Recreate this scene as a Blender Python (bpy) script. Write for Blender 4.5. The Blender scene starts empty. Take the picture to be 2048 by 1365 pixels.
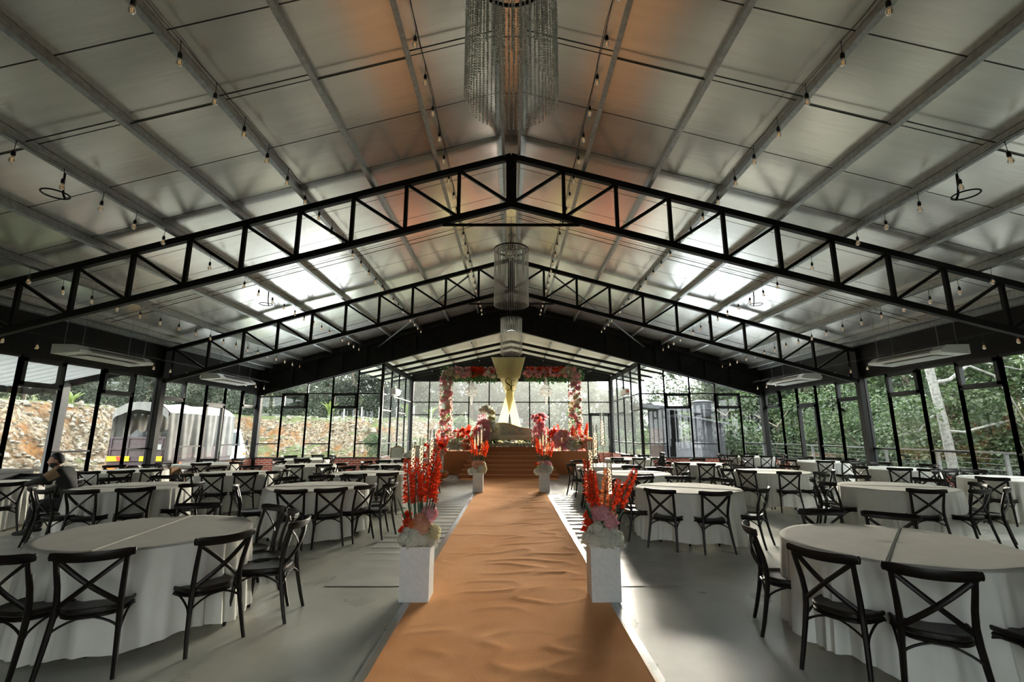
import bpy, math, random
from mathutils import Vector, Matrix, noise as mnoise
C = bpy.context.scene.collection
S = bpy.context.scene
R = math.radians
PI = math.pi
random.seed(11)

# ------------------------------------------------------------------ camera, light, exposure
cam_d = bpy.data.cameras.new('camera'); cam_d.sensor_width = 36.0
cam_d.lens = 930/2048*36; cam_d.clip_end = 400; cam_d.clip_start = 0.05
cam = bpy.data.objects.new('camera', cam_d); C.objects.link(cam)
cam.location = (0, 0, 1.68); cam.rotation_euler = (R(90+11.16), 0, R(-0.09))
S.camera = cam
S.view_settings.view_transform = 'Standard'; S.view_settings.look = 'None'
S.view_settings.exposure = 3.2; S.view_settings.gamma = 1.0; S.view_settings.use_curve_mapping = False
S.cycles.use_denoising = True
S.cycles.max_bounces = 12; S.cycles.diffuse_bounces = 7; S.cycles.glossy_bounces = 4
S.cycles.transparent_max_bounces = 24; S.cycles.transmission_bounces = 6
S.cycles.caustics_reflective = False; S.cycles.caustics_refractive = False
S.cycles.sample_clamp_indirect = 6.0

world = bpy.data.worlds.new('overcast_sky'); S.world = world; world.use_nodes = True
wn = world.node_tree.nodes; wl = world.node_tree.links; wn.clear()
w_out = wn.new('ShaderNodeOutputWorld'); w_bg = wn.new('ShaderNodeBackground')
w_tc = wn.new('ShaderNodeTexCoord'); w_no = wn.new('ShaderNodeTexNoise'); w_cr = wn.new('ShaderNodeValToRGB')
w_no.inputs['Scale'].default_value = 2.2; w_no.inputs['Detail'].default_value = 5
w_cr.color_ramp.elements[0].position = .35; w_cr.color_ramp.elements[0].color = (.76, .83, .86, 1)
w_cr.color_ramp.elements[1].position = .7; w_cr.color_ramp.elements[1].color = (1, 1, .94, 1)
wl.new(w_tc.outputs['Generated'], w_no.inputs['Vector']); wl.new(w_no.outputs['Fac'], w_cr.inputs['Fac'])
wl.new(w_cr.outputs['Color'], w_bg.inputs['Color']); w_bg.inputs['Strength'].default_value = 1.05
wl.new(w_bg.outputs['Background'], w_out.inputs['Surface'])

sun_d = bpy.data.lights.new('sun', 'SUN'); sun_d.energy = 6.8; sun_d.angle = R(20); sun_d.color = (1, .91, .76)
sun = bpy.data.objects.new('sun', sun_d); C.objects.link(sun)
sun.rotation_euler = (R(-80), 0, R(-16))     # low veiled sun beyond the far right end, behind the forest edge

# ------------------------------------------------------------------ materials
MATS = {}
def mat(name, col, rough=.5, metal=0., spec=.5, noise=None, bump=None, emit=None, trans=None, sheen=0., alpha=None, rand=None):
    """noise=(scale, col2, lo, hi[, detail]); bump=(scale, strength); trans=(weight,col) adds translucency"""
    if name in MATS: return MATS[name]
    m = bpy.data.materials.new(name); m.use_nodes = True; n = m.node_tree.nodes; l = m.node_tree.links
    p = n['Principled BSDF']; out = n['Material Output']
    p.inputs['Base Color'].default_value = (*col, 1); p.inputs['Roughness'].default_value = rough
    p.inputs['Metallic'].default_value = metal; p.inputs['Specular IOR Level'].default_value = spec
    tc = n.new('ShaderNodeTexCoord')
    src = None
    if noise:
        t = n.new('ShaderNodeTexNoise'); t.inputs['Scale'].default_value = noise[0]
        t.inputs['Detail'].default_value = noise[4] if len(noise) > 4 else 5
        l.new(tc.outputs['Object'], t.inputs['Vector'])
        r = n.new('ShaderNodeValToRGB'); r.color_ramp.elements[0].position = noise[2]; r.color_ramp.elements[1].position = noise[3]
        r.color_ramp.elements[0].color = (*col, 1); r.color_ramp.elements[1].color = (*noise[1], 1)
        l.new(t.outputs['Fac'], r.inputs['Fac']); src = r.outputs['Color']
    if rand:
        oi = n.new('ShaderNodeObjectInfo'); hv = n.new('ShaderNodeHueSaturation')
        mr = n.new('ShaderNodeMapRange'); mr.inputs[3].default_value = 1-rand; mr.inputs[4].default_value = 1+rand
        l.new(oi.outputs['Random'], mr.inputs[0]); l.new(mr.outputs[0], hv.inputs['Value'])
        if src: l.new(src, hv.inputs['Color'])
        else: hv.inputs['Color'].default_value = (*col, 1)
        src = hv.outputs['Color']
    if src: l.new(src, p.inputs['Base Color'])
    if bump:
        b = n.new('ShaderNodeBump'); b.inputs['Strength'].default_value = bump[1]; b.inputs['Distance'].default_value = .02
        t2 = n.new('ShaderNodeTexNoise'); t2.inputs['Scale'].default_value = bump[0]; t2.inputs['Detail'].default_value = 4
        l.new(tc.outputs['Object'], t2.inputs['Vector']); l.new(t2.outputs['Fac'], b.inputs['Height'])
        l.new(b.outputs['Normal'], p.inputs['Normal'])
    if emit:
        p.inputs['Emission Color'].default_value = (*emit[0], 1); p.inputs['Emission Strength'].default_value = emit[1]
    if sheen: p.inputs['Sheen Weight'].default_value = sheen
    if trans:
        tr = n.new('ShaderNodeBsdfTranslucent'); mx = n.new('ShaderNodeMixShader'); mx.inputs[0].default_value = trans[0]
        if src and trans[1] is None: l.new(src, tr.inputs['Color'])
        else: tr.inputs['Color'].default_value = (*(trans[1] or col), 1)
        l.new(p.outputs[0], mx.inputs[1]); l.new(tr.outputs[0], mx.inputs[2]); l.new(mx.outputs[0], out.inputs['Surface'])
    MATS[name] = m
    return m
def clear_mat(name, col, gloss=.1, rough=.02, tint=(1, 1, 1), milk=0.):
    m = bpy.data.materials.new(name); m.use_nodes = True; n = m.node_tree.nodes; l = m.node_tree.links
    n.remove(n['Principled BSDF']); out = n['Material Output']
    t = n.new('ShaderNodeBsdfTransparent'); t.inputs['Color'].default_value = (*col, 1)
    g = n.new('ShaderNodeBsdfGlossy'); g.inputs['Roughness'].default_value = rough; g.inputs['Color'].default_value = (*tint, 1)
    f = n.new('ShaderNodeFresnel'); f.inputs['IOR'].default_value = 1.45
    ml = n.new('ShaderNodeMath'); ml.operation = 'MULTIPLY_ADD'; ml.inputs[1].default_value = .8; ml.inputs[2].default_value = gloss
    ml.use_clamp = True
    mx = n.new('ShaderNodeMixShader'); l.new(f.outputs[0], ml.inputs[0]); l.new(ml.outputs[0], mx.inputs[0])
    l.new(t.outputs[0], mx.inputs[1]); l.new(g.outputs[0], mx.inputs[2]); last = mx.outputs[0]
    if milk:
        d = n.new('ShaderNodeBsdfTranslucent'); d.inputs['Color'].default_value = (.9, .93, .92, 1)
        m2 = n.new('ShaderNodeMixShader'); m2.inputs[0].default_value = milk
        l.new(last, m2.inputs[1]); l.new(d.outputs[0], m2.inputs[2]); last = m2.outputs[0]
    l.new(last, out.inputs['Surface']); MATS[name] = m
    return m

black_steel = mat('black_painted_steel', (.0028, .0030, .0026), .55, noise=(9, (.0045, .0045, .0038), .4, .7), spec=.22)
dark_frame = mat('charcoal_aluminium', (.008, .010, .011), .5, spec=.35)
galv = mat('galvanized_steel', (.30, .33, .33), .42, .75, noise=(14, (.42, .46, .46), .35, .7))
brown_chair = mat('dark_brown_resin', (.0055, .0042, .0034), .42, noise=(22, (.009, .0065, .0046), .4, .7), spec=.22)
seat_mat = mat('brown_seat_resin', (.0075, .0058, .0044), .40, noise=(40, (.012, .009, .0065), .4, .7), bump=(160, .12), spec=.32)
cloth_mat = mat('cream_cloth', (.79, .79, .73), .85, noise=(6, (.85, .85, .80), .35, .7), trans=(.22, (.70, .68, .58)))
crease_mat = mat('cloth_join', (.50, .50, .45), .9)
white_ped = mat('white_painted_board', (.60, .61, .61), .6, noise=(30, (.68, .69, .68), .3, .7), bump=(60, .08))
white_ac = mat('white_plastic', (.66, .68, .67), .4)
dark_vent = mat('dark_vent', (.03, .03, .03), .6)
red_label = mat('red_sticker', (.65, .10, .03), .5)
glass = clear_mat('window_glass', (.965, .98, .97), .01, .0, milk=.0)
hazed_glass = clear_mat('hazed_window_glass', (.95, .97, .96), .015, .0, milk=.04)  # milky mix stands in for the haze seen beyond the alcove
bulb_glass = clear_mat('bulb_glass', (.90, .90, .85), .22, .10, milk=.12)
acrylic = clear_mat('clear_acrylic', (.93, .93, .92), .10, .05)
bead_mat = mat('crystal_bead', (.95, .95, .93), .15, .45, spec=.9, trans=(.35, (.97, .98, .95)))
crystal = mat('hanging_crystal', (.92, .93, .92), .12, spec=.9, trans=(.5, (.95, .96, .95)))
socket_mat = mat('black_bulb_socket', (.012, .012, .012), .5)
filament = mat('amber_filament', (.6, .35, .1), .5, emit=((1, .55, .2), .10))
fairy = mat('fairy_light', (1, .8, .5), .5, emit=((1, .72, .38), 1.1))
cable_mat = mat('black_cable', (.012, .012, .012), .6)
steel_dark = mat('dark_tie_rod', (.05, .055, .05), .5, .5)
stage_mat = mat('brown_stage_carpet', (.34, .125, .05), .95, noise=(90, (.43, .165, .072), .35, .7), bump=(220, .2), spec=.1)
white_tape = clear_mat('clear_edge_tape', (.62, .64, .64), .30, .25)
red_fl = mat('red_petals', (.62, .035, .012), .6, noise=(14, (.80, .08, .02), .3, .7), trans=(.42, (.8, .06, .01)))
pink_fl = mat('pink_petals', (.74, .34, .40), .65, noise=(14, (.88, .56, .58), .3, .7), trans=(.42, (.8, .35, .4)))
peach_fl = mat('peach_petals', (.72, .36, .22), .65, noise=(14, (.82, .52, .36), .3, .7), trans=(.42, (.85, .45, .3)))
orange_fl = mat('orange_petals', (.72, .20, .06), .65, noise=(14, (.80, .32, .12), .3, .7), trans=(.42, (.85, .3, .1)))
white_fl = mat('white_petals', (.66, .66, .58), .65, noise=(14, (.76, .76, .70), .3, .7), trans=(.42, (.8, .8, .7)))
cream_fl = mat('cream_petals', (.60, .55, .34), .65, noise=(14, (.70, .66, .48), .3, .7), trans=(.42, (.8, .75, .5)))
leaf_fl = mat('green_foliage', (.030, .105, .030), .5, noise=(10, (.06, .17, .05), .3, .7), trans=(.25, (.1, .3, .05)))
stem_mat = mat('green_stems', (.02, .065, .022), .5)
gold = mat('aged_gold_wood', (.36, .29, .17), .45, .25, noise=(20, (.48, .40, .25), .3, .7))
wood_frame = mat('carved_wood_frame', (.20, .11, .05), .5)
uphol = mat('sage_upholstery', (.40, .43, .36), .85, noise=(40, (.48, .50, .43), .4, .7))
drape_mat = mat('cream_chiffon', (.74, .71, .50), .8, trans=(.45, (.84, .80, .55)))
skin = mat('skin', (.42, .22, .145), .55, noise=(8, (.50, .27, .18), .3, .7))
hair = mat('dark_hair', (.010, .008, .007), .6, bump=(90, .5))
jacket = mat('dark_jacket', (.012, .013, .012), .85, noise=(60, (.02, .021, .02), .3, .7))
tan_cloth = mat('tan_sleeve', (.22, .14, .07), .9, noise=(90, (.30, .20, .11), .3, .7))
trousers = mat('black_trousers', (.008, .008, .009), .85)
bark_white = mat('pale_bark', (.22, .22, .205), .9, noise=(11, (.11, .11, .098), .48, .66), bump=(14, .6))
bark = mat('brown_bark', (.09, .075, .055), .9, noise=(6, (.15, .13, .10), .3, .7), bump=(14, .6))
leaf_near = mat('jungle_leaves', (.018, .040, .020), .45, noise=(.8, (.105, .145, .064), .35, .68), trans=(.28, (.085, .15, .055)), rand=.30)
leaf_far = mat('forest_leaves', (.022, .032, .023), .7, noise=(.42, (.135, .160, .120), .38, .62), trans=(.25, (.11, .14, .10)), rand=.45)  # distance haze and shading of the crown clumps put into the leaf colour
leaf_banana = mat('banana_leaves', (.11, .16, .045), .6, trans=(.3, (.22, .28, .07)))
tarp = mat('grey_tarpaulin', (.15, .15, .142), .8, noise=(3, (.21, .21, .20), .3, .7), bump=(4, .5))
truck_paint = mat('plum_grey_paint', (.068, .048, .058), .6, noise=(6, (.095, .072, .08), .3, .7))
truck_white = mat('white_cab_paint', (.40, .415, .415), .35)
yellow_ref = mat('yellow_reflector', (.75, .52, .02), .5)
red_ref = mat('red_reflector', (.62, .06, .03), .5)
orange_lamp = mat('orange_lamp', (.85, .22, .03), .4)
rubber = mat('black_rubber', (.012, .012, .012), .8)
corrug = mat('corrugated_zinc', (.055, .060, .068), .6, .2, noise=(3, (.08, .085, .09), .3, .7))
shed_grey = mat('grey_shed_board', (.018, .020, .024), .8, noise=(3, (.028, .030, .035), .3, .7))
shed_brown = mat('brown_shed_board', (.035, .022, .017), .8)
tank_mat = mat('black_tank_plastic', (.028, .032, .037), .55)
rail_mat = mat('galvanized_railing', (.17, .18, .175), .45, .4)
deck_mat = mat('grey_deck', (.16, .16, .15), .8, noise=(5, (.22, .22, .20), .3, .7))
rock_mat = mat('pale_rock', (.10, .088, .066), .9, noise=(1.3, (.27, .245, .20), .35, .65), bump=(5, .8))
post_mat = mat('grey_porch_column', (.12, .125, .13), .6)
carton = mat('brown_cardboard', (.30, .16, .07), .9)
white_cloth_bag = mat('white_bag', (.62, .64, .66), .8)

def node_mat(name, build):
    m = bpy.data.materials.new(name); m.use_nodes = True; n = m.node_tree.nodes; l = m.node_tree.links
    build(n, l, n['Principled BSDF']); MATS[name] = m
    return m
def nn(n, t, **kw):
    x = n.new(t)
    for k, v in kw.items(): setattr(x, k, v)
    return x
def ramp(n, l, src, stops):
    r = n.new('ShaderNodeValToRGB'); e = r.color_ramp.elements
    while len(e) < len(stops): e.new(.5)
    for i, (p, c) in enumerate(stops): e[i].position = p; e[i].color = (*c, 1)
    l.new(src, r.inputs['Fac']); return r.outputs['Color']
def tex(n, l, kind, scale, vec=None, detail=5, rough=.5, distort=0.):
    tc = n.new('ShaderNodeTexCoord'); mp = n.new('ShaderNodeMapping')
    l.new(tc.outputs['Object'], mp.inputs['Vector'])
    if vec: mp.inputs['Scale'].default_value = vec
    t = n.new(kind); t.inputs['Scale'].default_value = scale
    if kind == 'ShaderNodeTexNoise':
        t.inputs['Detail'].default_value = detail; t.inputs['Roughness'].default_value = rough; t.inputs['Distortion'].default_value = distort
    l.new(mp.outputs[0], t.inputs['Vector']); return t
def b_floor(n, l, p):
    a = tex(n, l, 'ShaderNodeTexNoise', .55, detail=6, rough=.52)
    l.new(ramp(n, l, a.outputs['Fac'], [(.30, (.27, .29, .255)), (.5, (.41, .42, .37)), (.70, (.58, .57, .49))]), p.inputs['Base Color'])
    b = tex(n, l, 'ShaderNodeTexNoise', 1.6, detail=6)
    l.new(ramp(n, l, b.outputs['Fac'], [(.3, (.24,)*3), (.7, (.44,)*3)]), p.inputs['Roughness'])
    c = tex(n, l, 'ShaderNodeTexNoise', 35, detail=3); bp = nn(n, 'ShaderNodeBump'); bp.inputs['Strength'].default_value = .06
    l.new(c.outputs['Fac'], bp.inputs['Height']); l.new(bp.outputs[0], p.inputs['Normal'])
floor_mat = node_mat('polished_concrete', b_floor)
def b_foil(n, l, p):
    p.inputs['Metallic'].default_value = .80
    a = tex(n, l, 'ShaderNodeTexNoise', 1.3, (.5, 6, 1), 6)
    col = ramp(n, l, a.outputs['Fac'], [(.3, (.72, .73, .71)), (.7, (.80, .81, .78))])
    tc = nn(n, 'ShaderNodeTexCoord'); sx = nn(n, 'ShaderNodeSeparateXYZ'); l.new(tc.outputs['Object'], sx.inputs[0])
    md = nn(n, 'ShaderNodeMath', operation='PINGPONG'); md.inputs[1].default_value = .6235
    l.new(sx.outputs['Y'], md.inputs[0])
    lt = nn(n, 'ShaderNodeMath', operation='LESS_THAN'); lt.inputs[1].default_value = .011; l.new(md.outputs[0], lt.inputs[0])
    mx = nn(n, 'ShaderNodeMix', data_type='RGBA'); l.new(lt.outputs[0], mx.inputs[0]); l.new(col, mx.inputs[6]); mx.inputs[7].default_value = (.05, .05, .045, 1)
    l.new(mx.outputs[2], p.inputs['Base Color'])
    p.inputs['Roughness'].default_value = .23
    w = tex(n, l, 'ShaderNodeTexNoise', 2.5, (1, 7, 1), 4); w2 = tex(n, l, 'ShaderNodeTexVoronoi', 60)
    ad = nn(n, 'ShaderNodeMath', operation='MULTIPLY_ADD'); ad.inputs[1].default_value = .10
    l.new(w2.outputs['Distance'], ad.inputs[0]); l.new(w.outputs['Fac'], ad.inputs[2])
    bp = nn(n, 'ShaderNodeBump'); bp.inputs['Strength'].default_value = .05; bp.inputs['Distance'].default_value = .03
    l.new(ad.outputs[0], bp.inputs['Height']); l.new(bp.outputs[0], p.inputs['Normal'])
foil = node_mat('reflective_foil_insulation', b_foil)
def b_runner(n, l, p):
    a = tex(n, l, 'ShaderNodeTexNoise', 1.1, detail=6); f = tex(n, l, 'ShaderNodeTexNoise', 160, detail=2)
    mx = nn(n, 'ShaderNodeMath', operation='MULTIPLY_ADD'); mx.inputs[1].default_value = .35; l.new(f.outputs['Fac'], mx.inputs[0]); l.new(a.outputs['Fac'], mx.inputs[2])
    l.new(ramp(n, l, mx.outputs[0], [(.45, (.82, .375, .15)), (.85, (.92, .475, .225))]), p.inputs['Base Color'])
    p.inputs['Roughness'].default_value = .95; p.inputs['Specular IOR Level'].default_value = .03; p.inputs['Sheen Weight'].default_value = 0
    bp = nn(n, 'ShaderNodeBump'); bp.inputs['Strength'].default_value = .25; bp.inputs['Distance'].default_value = .01
    l.new(f.outputs['Fac'], bp.inputs['Height']); l.new(bp.outputs[0], p.inputs['Normal'])
runner_mat = node_mat('orange_felt', b_runner)
def b_vinyl(n, l, p):
    a = tex(n, l, 'ShaderNodeTexNoise', 3, detail=5)
    l.new(ramp(n, l, a.outputs['Fac'], [(.3, (.38, .40, .37)), (.7, (.50, .51, .47))]), p.inputs['Base Color'])
    p.inputs['Roughness'].default_value = .34
vinyl_mat = node_mat('grey_floor_sheet', b_vinyl)
def b_brick(n, l, p):
    tc = nn(n, 'ShaderNodeTexCoord'); b = nn(n, 'ShaderNodeTexBrick')
    sx = nn(n, 'ShaderNodeSeparateXYZ'); l.new(tc.outputs['Object'], sx.inputs[0])
    ad = nn(n, 'ShaderNodeMath', operation='ADD'); l.new(sx.outputs['X'], ad.inputs[0]); l.new(sx.outputs['Y'], ad.inputs[1])
    cb = nn(n, 'ShaderNodeCombineXYZ'); l.new(ad.outputs[0], cb.inputs['X']); l.new(sx.outputs['Z'], cb.inputs['Y']); l.new(cb.outputs[0], b.inputs['Vector'])
    b.inputs['Scale'].default_value = 1; b.inputs['Brick Width'].default_value = .26; b.inputs['Row Height'].default_value = .095; b.inputs['Mortar Size'].default_value = .010
    b.inputs['Color1'].default_value = (.40, .085, .045, 1); b.inputs['Color2'].default_value = (.28, .06, .035, 1); b.inputs['Mortar'].default_value = (.50, .46, .42, 1)
    l.new(b.outputs['Color'], p.inputs['Base Color']); p.inputs['Roughness'].default_value = .85
brick = node_mat('red_brick', b_brick)
def b_soil(n, l, p):
    geo = nn(n, 'ShaderNodeNewGeometry'); sn = nn(n, 'ShaderNodeSeparateXYZ'); l.new(geo.outputs['Normal'], sn.inputs[0])
    a = tex(n, l, 'ShaderNodeTexNoise', .5, detail=8, rough=.65); v = tex(n, l, 'ShaderNodeTexNoise', 3.4, detail=10, rough=.80)
    rock = ramp(n, l, v.outputs['Fac'], [(.36, (.035, .026, .016)), (.47, (.145, .105, .065)), (.64, (.36, .315, .235))])
    vo = tex(n, l, 'ShaderNodeTexVoronoi', 8.5); sv = nn(n, 'ShaderNodeSeparateXYZ'); l.new(vo.outputs['Color'], sv.inputs[0])
    cell = ramp(n, l, sv.outputs['X'], [(.05, (.05, .038, .025)), (.45, (.135, .105, .07)), (.9, (.36, .325, .26))])
    mc = nn(n, 'ShaderNodeMix', data_type='RGBA'); mc.inputs[0].default_value = .6; l.new(rock, mc.inputs[6]); l.new(cell, mc.inputs[7]); rock = mc.outputs[2]
    orange = ramp(n, l, v.outputs['Fac'], [(.36, (.08, .034, .012)), (.62, (.30, .165, .07))])
    g = tex(n, l, 'ShaderNodeTexNoise', 1.6, detail=8, rough=.7)
    grass = ramp(n, l, g.outputs['Fac'], [(.3, (.038, .056, .022)), (.5, (.088, .112, .046)), (.7, (.15, .175, .085))])
    m1 = nn(n, 'ShaderNodeMix', data_type='RGBA'); l.new(ramp(n, l, a.outputs['Fac'], [(.50, (0, 0, 0)), (.62, (1, 1, 1))]), m1.inputs[0]); l.new(rock, m1.inputs[6]); l.new(orange, m1.inputs[7])
    # grass wherever the ground is flat enough, and in patches on the slope
    ad = nn(n, 'ShaderNodeMath', operation='MULTIPLY_ADD'); ad.inputs[1].default_value = .45; l.new(g.outputs['Fac'], ad.inputs[0]); l.new(sn.outputs['Z'], ad.inputs[2])
    m2 = nn(n, 'ShaderNodeMix', data_type='RGBA'); l.new(ramp(n, l, ad.outputs[0], [(1.02, (0, 0, 0)), (1.0, (1, 1, 1))]), m2.inputs[0])
    fac = nn(n, 'ShaderNodeMapRange'); fac.inputs[1].default_value = 1.04; fac.inputs[2].default_value = 1.14; l.new(ad.outputs[0], fac.inputs[0])
    l.new(fac.outputs[0], m2.inputs[0]); l.new(m1.outputs[2], m2.inputs[6]); l.new(grass, m2.inputs[7])
    l.new(m2.outputs[2], p.inputs['Base Color']); p.inputs['Roughness'].default_value = .95; p.inputs['Specular IOR Level'].default_value = .1
    bp = nn(n, 'ShaderNodeBump'); bp.inputs['Strength'].default_value = .9; bp.inputs['Distance'].default_value = .25
    l.new(v.outputs['Fac'], bp.inputs['Height']); l.new(bp.outputs[0], p.inputs['Normal'])
soil = node_mat('rocky_soil_and_grass', b_soil)
def b_cane(n, l, p):
    v = tex(n, l, 'ShaderNodeTexVoronoi', 15); v.feature = 'F1'
    l.new(ramp(n, l, v.outputs['Color'], [(.15, (.22, .30, .26)), (.42, (.34, .38, .30)), (.60, (.50, .36, .20)), (.8, (.36, .44, .40))]), p.inputs['Base Color'])
    p.inputs['Roughness'].default_value = .8
cane = node_mat('floral_settee_fabric', b_cane)

# ------------------------------------------------------------------ mesh builder
class MB:
    def __init__(s): s.v = []; s.f = []; s.m = []
    def add(s, v, f, mi=0):
        o = len(s.v); s.v += [tuple(x) for x in v]; s.f += [tuple(i+o for i in q) for q in f]; s.m += [mi]*len(f); return s
    def box(s, c, d, rz=0, mi=0, M=None):
        x, y, z = d[0]/2, d[1]/2, d[2]/2; cs, sn = math.cos(rz), math.sin(rz); vs = []
        for k in (-1, 1):
            for (i, j) in ((-1, -1), (1, -1), (1, 1), (-1, 1)):
                px, py, pz = i*x, j*y, k*z
                q = Vector((px*cs-py*sn, px*sn+py*cs, pz))
                if M: q = M @ q
                vs.append((q.x+c[0], q.y+c[1], q.z+c[2]))
        return s.add(vs, [(3, 2, 1, 0), (4, 5, 6, 7), (0, 1, 5, 4), (1, 2, 6, 5), (2, 3, 7, 6), (3, 0, 4, 7)], mi)
    def bar(s, a, b, w, h, mi=0, up=(0, 0, 1)):
        a, b = Vector(a), Vector(b); d = (b-a).normalized(); u = Vector(up)
        if abs(d.dot(u)) > .98: u = Vector((0, 1, 0))
        r = d.cross(u).normalized(); u = r.cross(d)
        vs = [p+r*i*w/2+u*j*h/2 for p in (a, b) for (i, j) in ((-1, -1), (1, -1), (1, 1), (-1, 1))]
        return s.add(vs, [(3, 2, 1, 0), (4, 5, 6, 7), (0, 1, 5, 4), (1, 2, 6, 5), (2, 3, 7, 6), (3, 0, 4, 7)], mi)
    def sweep(s, path, radii, seg=8, mi=0, flat=1., ref=None, cap=True):
        """tube along path; radii float or list; flat squashes the second axis"""
        P = [Vector(p) for p in path]; n = len(P)
        if not hasattr(radii, '__len__'): radii = [radii]*n
        vs = []; u = None
        for i in range(n):
            d = (P[min(i+1, n-1)]-P[max(i-1, 0)])
            d = d.normalized() if d.length > 1e-9 else Vector((0, 0, 1))
            if ref is not None: u = Vector(ref)
            elif u is None: u = Vector((0, 0, 1)) if abs(d.z) < .9 else Vector((1, 0, 0))
            u = (u-d*u.dot(d)); u = u.normalized() if u.length > 1e-6 else d.orthogonal().normalized()
            r = d.cross(u)
            for k in range(seg):
                a = 2*PI*k/seg
                vs.append(P[i]+u*math.cos(a)*radii[i]+r*math.sin(a)*radii[i]*flat)
        fs = [(i*seg+k, i*seg+(k+1) % seg, (i+1)*seg+(k+1) % seg, (i+1)*seg+k) for i in range(n-1) for k in range(seg)]
        if cap: fs += [tuple(range(seg))[::-1], tuple((n-1)*seg+k for k in range(seg))]
        return s.add(vs, fs, mi)
    def lathe(s, prof, c=(0, 0, 0), seg=16, mi=0):
        vs = [(c[0]+r*math.cos(2*PI*k/seg), c[1]+r*math.sin(2*PI*k/seg), c[2]+z) for r, z in prof for k in range(seg)]
        n = len(prof)
        fs = [(i*seg+k, i*seg+(k+1) % seg, (i+1)*seg+(k+1) % seg, (i+1)*seg+k) for i in range(n-1) for k in range(seg)]
        fs += [tuple(range(seg))[::-1], tuple((n-1)*seg+k for k in range(seg))]
        return s.add(vs, fs, mi)
    def ball(s, c, r, u=8, w=5, mi=0, sq=(1, 1, 1)):
        vs = [(c[0], c[1], c[2]-r*sq[2])]
        for i in range(1, w):
            t = PI*i/w
            for k in range(u): vs.append((c[0]+r*sq[0]*math.sin(t)*math.cos(2*PI*k/u), c[1]+r*sq[1]*math.sin(t)*math.sin(2*PI*k/u), c[2]-r*sq[2]*math.cos(t)))
        vs.append((c[0], c[1], c[2]+r*sq[2])); L = len(vs)-1
        fs = [(0, 1+(k+1) % u, 1+k) for k in range(u)]
        fs += [(1+i*u+k, 1+i*u+(k+1) % u, 1+(i+1)*u+(k+1) % u, 1+(i+1)*u+k) for i in range(w-2) for k in range(u)]
        fs += [(1+(w-2)*u+k, 1+(w-2)*u+(k+1) % u, L) for k in range(u)]
        return s.add(vs, fs, mi)
    def ring(s, c, R_, r, seg=32, sub=6, mi=0):
        return s.sweep([(c[0]+R_*math.cos(2*PI*i/seg), c[1]+R_*math.sin(2*PI*i/seg), c[2]) for i in range(seg+1)], r, sub, mi, ref=(0, 0, 1), cap=False)
    def prism(s, poly, y0, y1, mi=0, axis='y'):
        n = len(poly)
        if axis == 'y': vs = [(x, y, z) for y in (y0, y1) for x, z in poly]
        elif axis == 'x': vs = [(y, x, z) for y in (y0, y1) for x, z in poly]
        else: vs = [(x, z, y) for y in (y0, y1) for x, z in poly]
        fs = [tuple(range(n)), tuple(range(n, 2*n))[::-1]]+[(i, n+i, n+(i+1) % n, (i+1) % n) for i in range(n)]
        return s.add(vs, fs, mi)
    def grid(s, fn, nu, nv, mi=0, wrap=False):
        vs = [fn(i/nu, j/nv) for j in range(nv+1) for i in range(nu+1)]; W = nu+1
        return s.add(vs, [(j*W+i, j*W+i+1, (j+1)*W+i+1, (j+1)*W+i) for j in range(nv) for i in range(nu)], mi)
    def mesh(s, name, mats, smooth=True):
        me = bpy.data.meshes.new(name); me.from_pydata(s.v, [], s.f)
        for m in (mats if isinstance(mats, (list, tuple)) else [mats]): me.materials.append(m)
        if len(set(s.m)) > 1: me.polygons.foreach_set('material_index', s.m)
        if smooth: me.polygons.foreach_set('use_smooth', [True]*len(me.polygons)); 
        me.update()
        if smooth:
            try: me.set_sharp_from_angle(angle=R(40))
            except Exception: pass
        return me
    def build(s, name, mats, parent=None, smooth=True, loc=None):
        return link(name, s.mesh(name, mats, smooth), parent, loc)
def link(name, me, parent=None, loc=None, rot=None, scale=None):
    o = bpy.data.objects.new(name, me); C.objects.link(o)
    if parent is not None: o.parent = parent
    if loc is not None: o.location = loc
    if rot is not None: o.rotation_euler = rot
    if scale is not None: o.scale = (scale,)*3 if not hasattr(scale, '__len__') else scale
    return o
def tag(o, label, cat, group=None, kind=None):
    o['label'] = label; o['category'] = cat
    if group: o['group'] = group
    if kind: o['kind'] = kind
    return o
def thing(name, label, cat, loc=(0, 0, 0), rz=0, group=None):
    o = bpy.data.objects.new(name, None); o.empty_display_size = .1; C.objects.link(o)
    o.location = loc; o.rotation_euler = (0, 0, rz)
    return tag(o, label, cat, group)
def struct(o, label=None):
    o['kind'] = 'structure'
    if label: o['label'] = label
    return o
def copy_tree(o, parent=None):
    c = o.copy(); C.objects.link(c)
    if parent is not None: c.parent = parent
    for ch in o.children: copy_tree(ch, c)
    return c
def put(proto, used, loc, rz=0, label=None, group=None):
    """the first call moves the proto itself, the later ones copy it"""
    o = proto if not used else copy_tree(proto)
    used.append(1); o.location = loc; o.rotation_euler = (0, 0, rz)
    if label: o['label'] = label
    if group: o['group'] = group
    return o

# ------------------------------------------------------------------ hall dimensions
HW = 11.65; YE = 21.5; YB = -3.1; AX = 5.95; AY = 27.8; SILL = .55; HEAD = 3.50
roof_z = lambda x: 7.87-.28*abs(x)
top_c = lambda x: 7.60-.28*abs(x)
bot_c = lambda x: 6.47-.272*abs(x)

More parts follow.
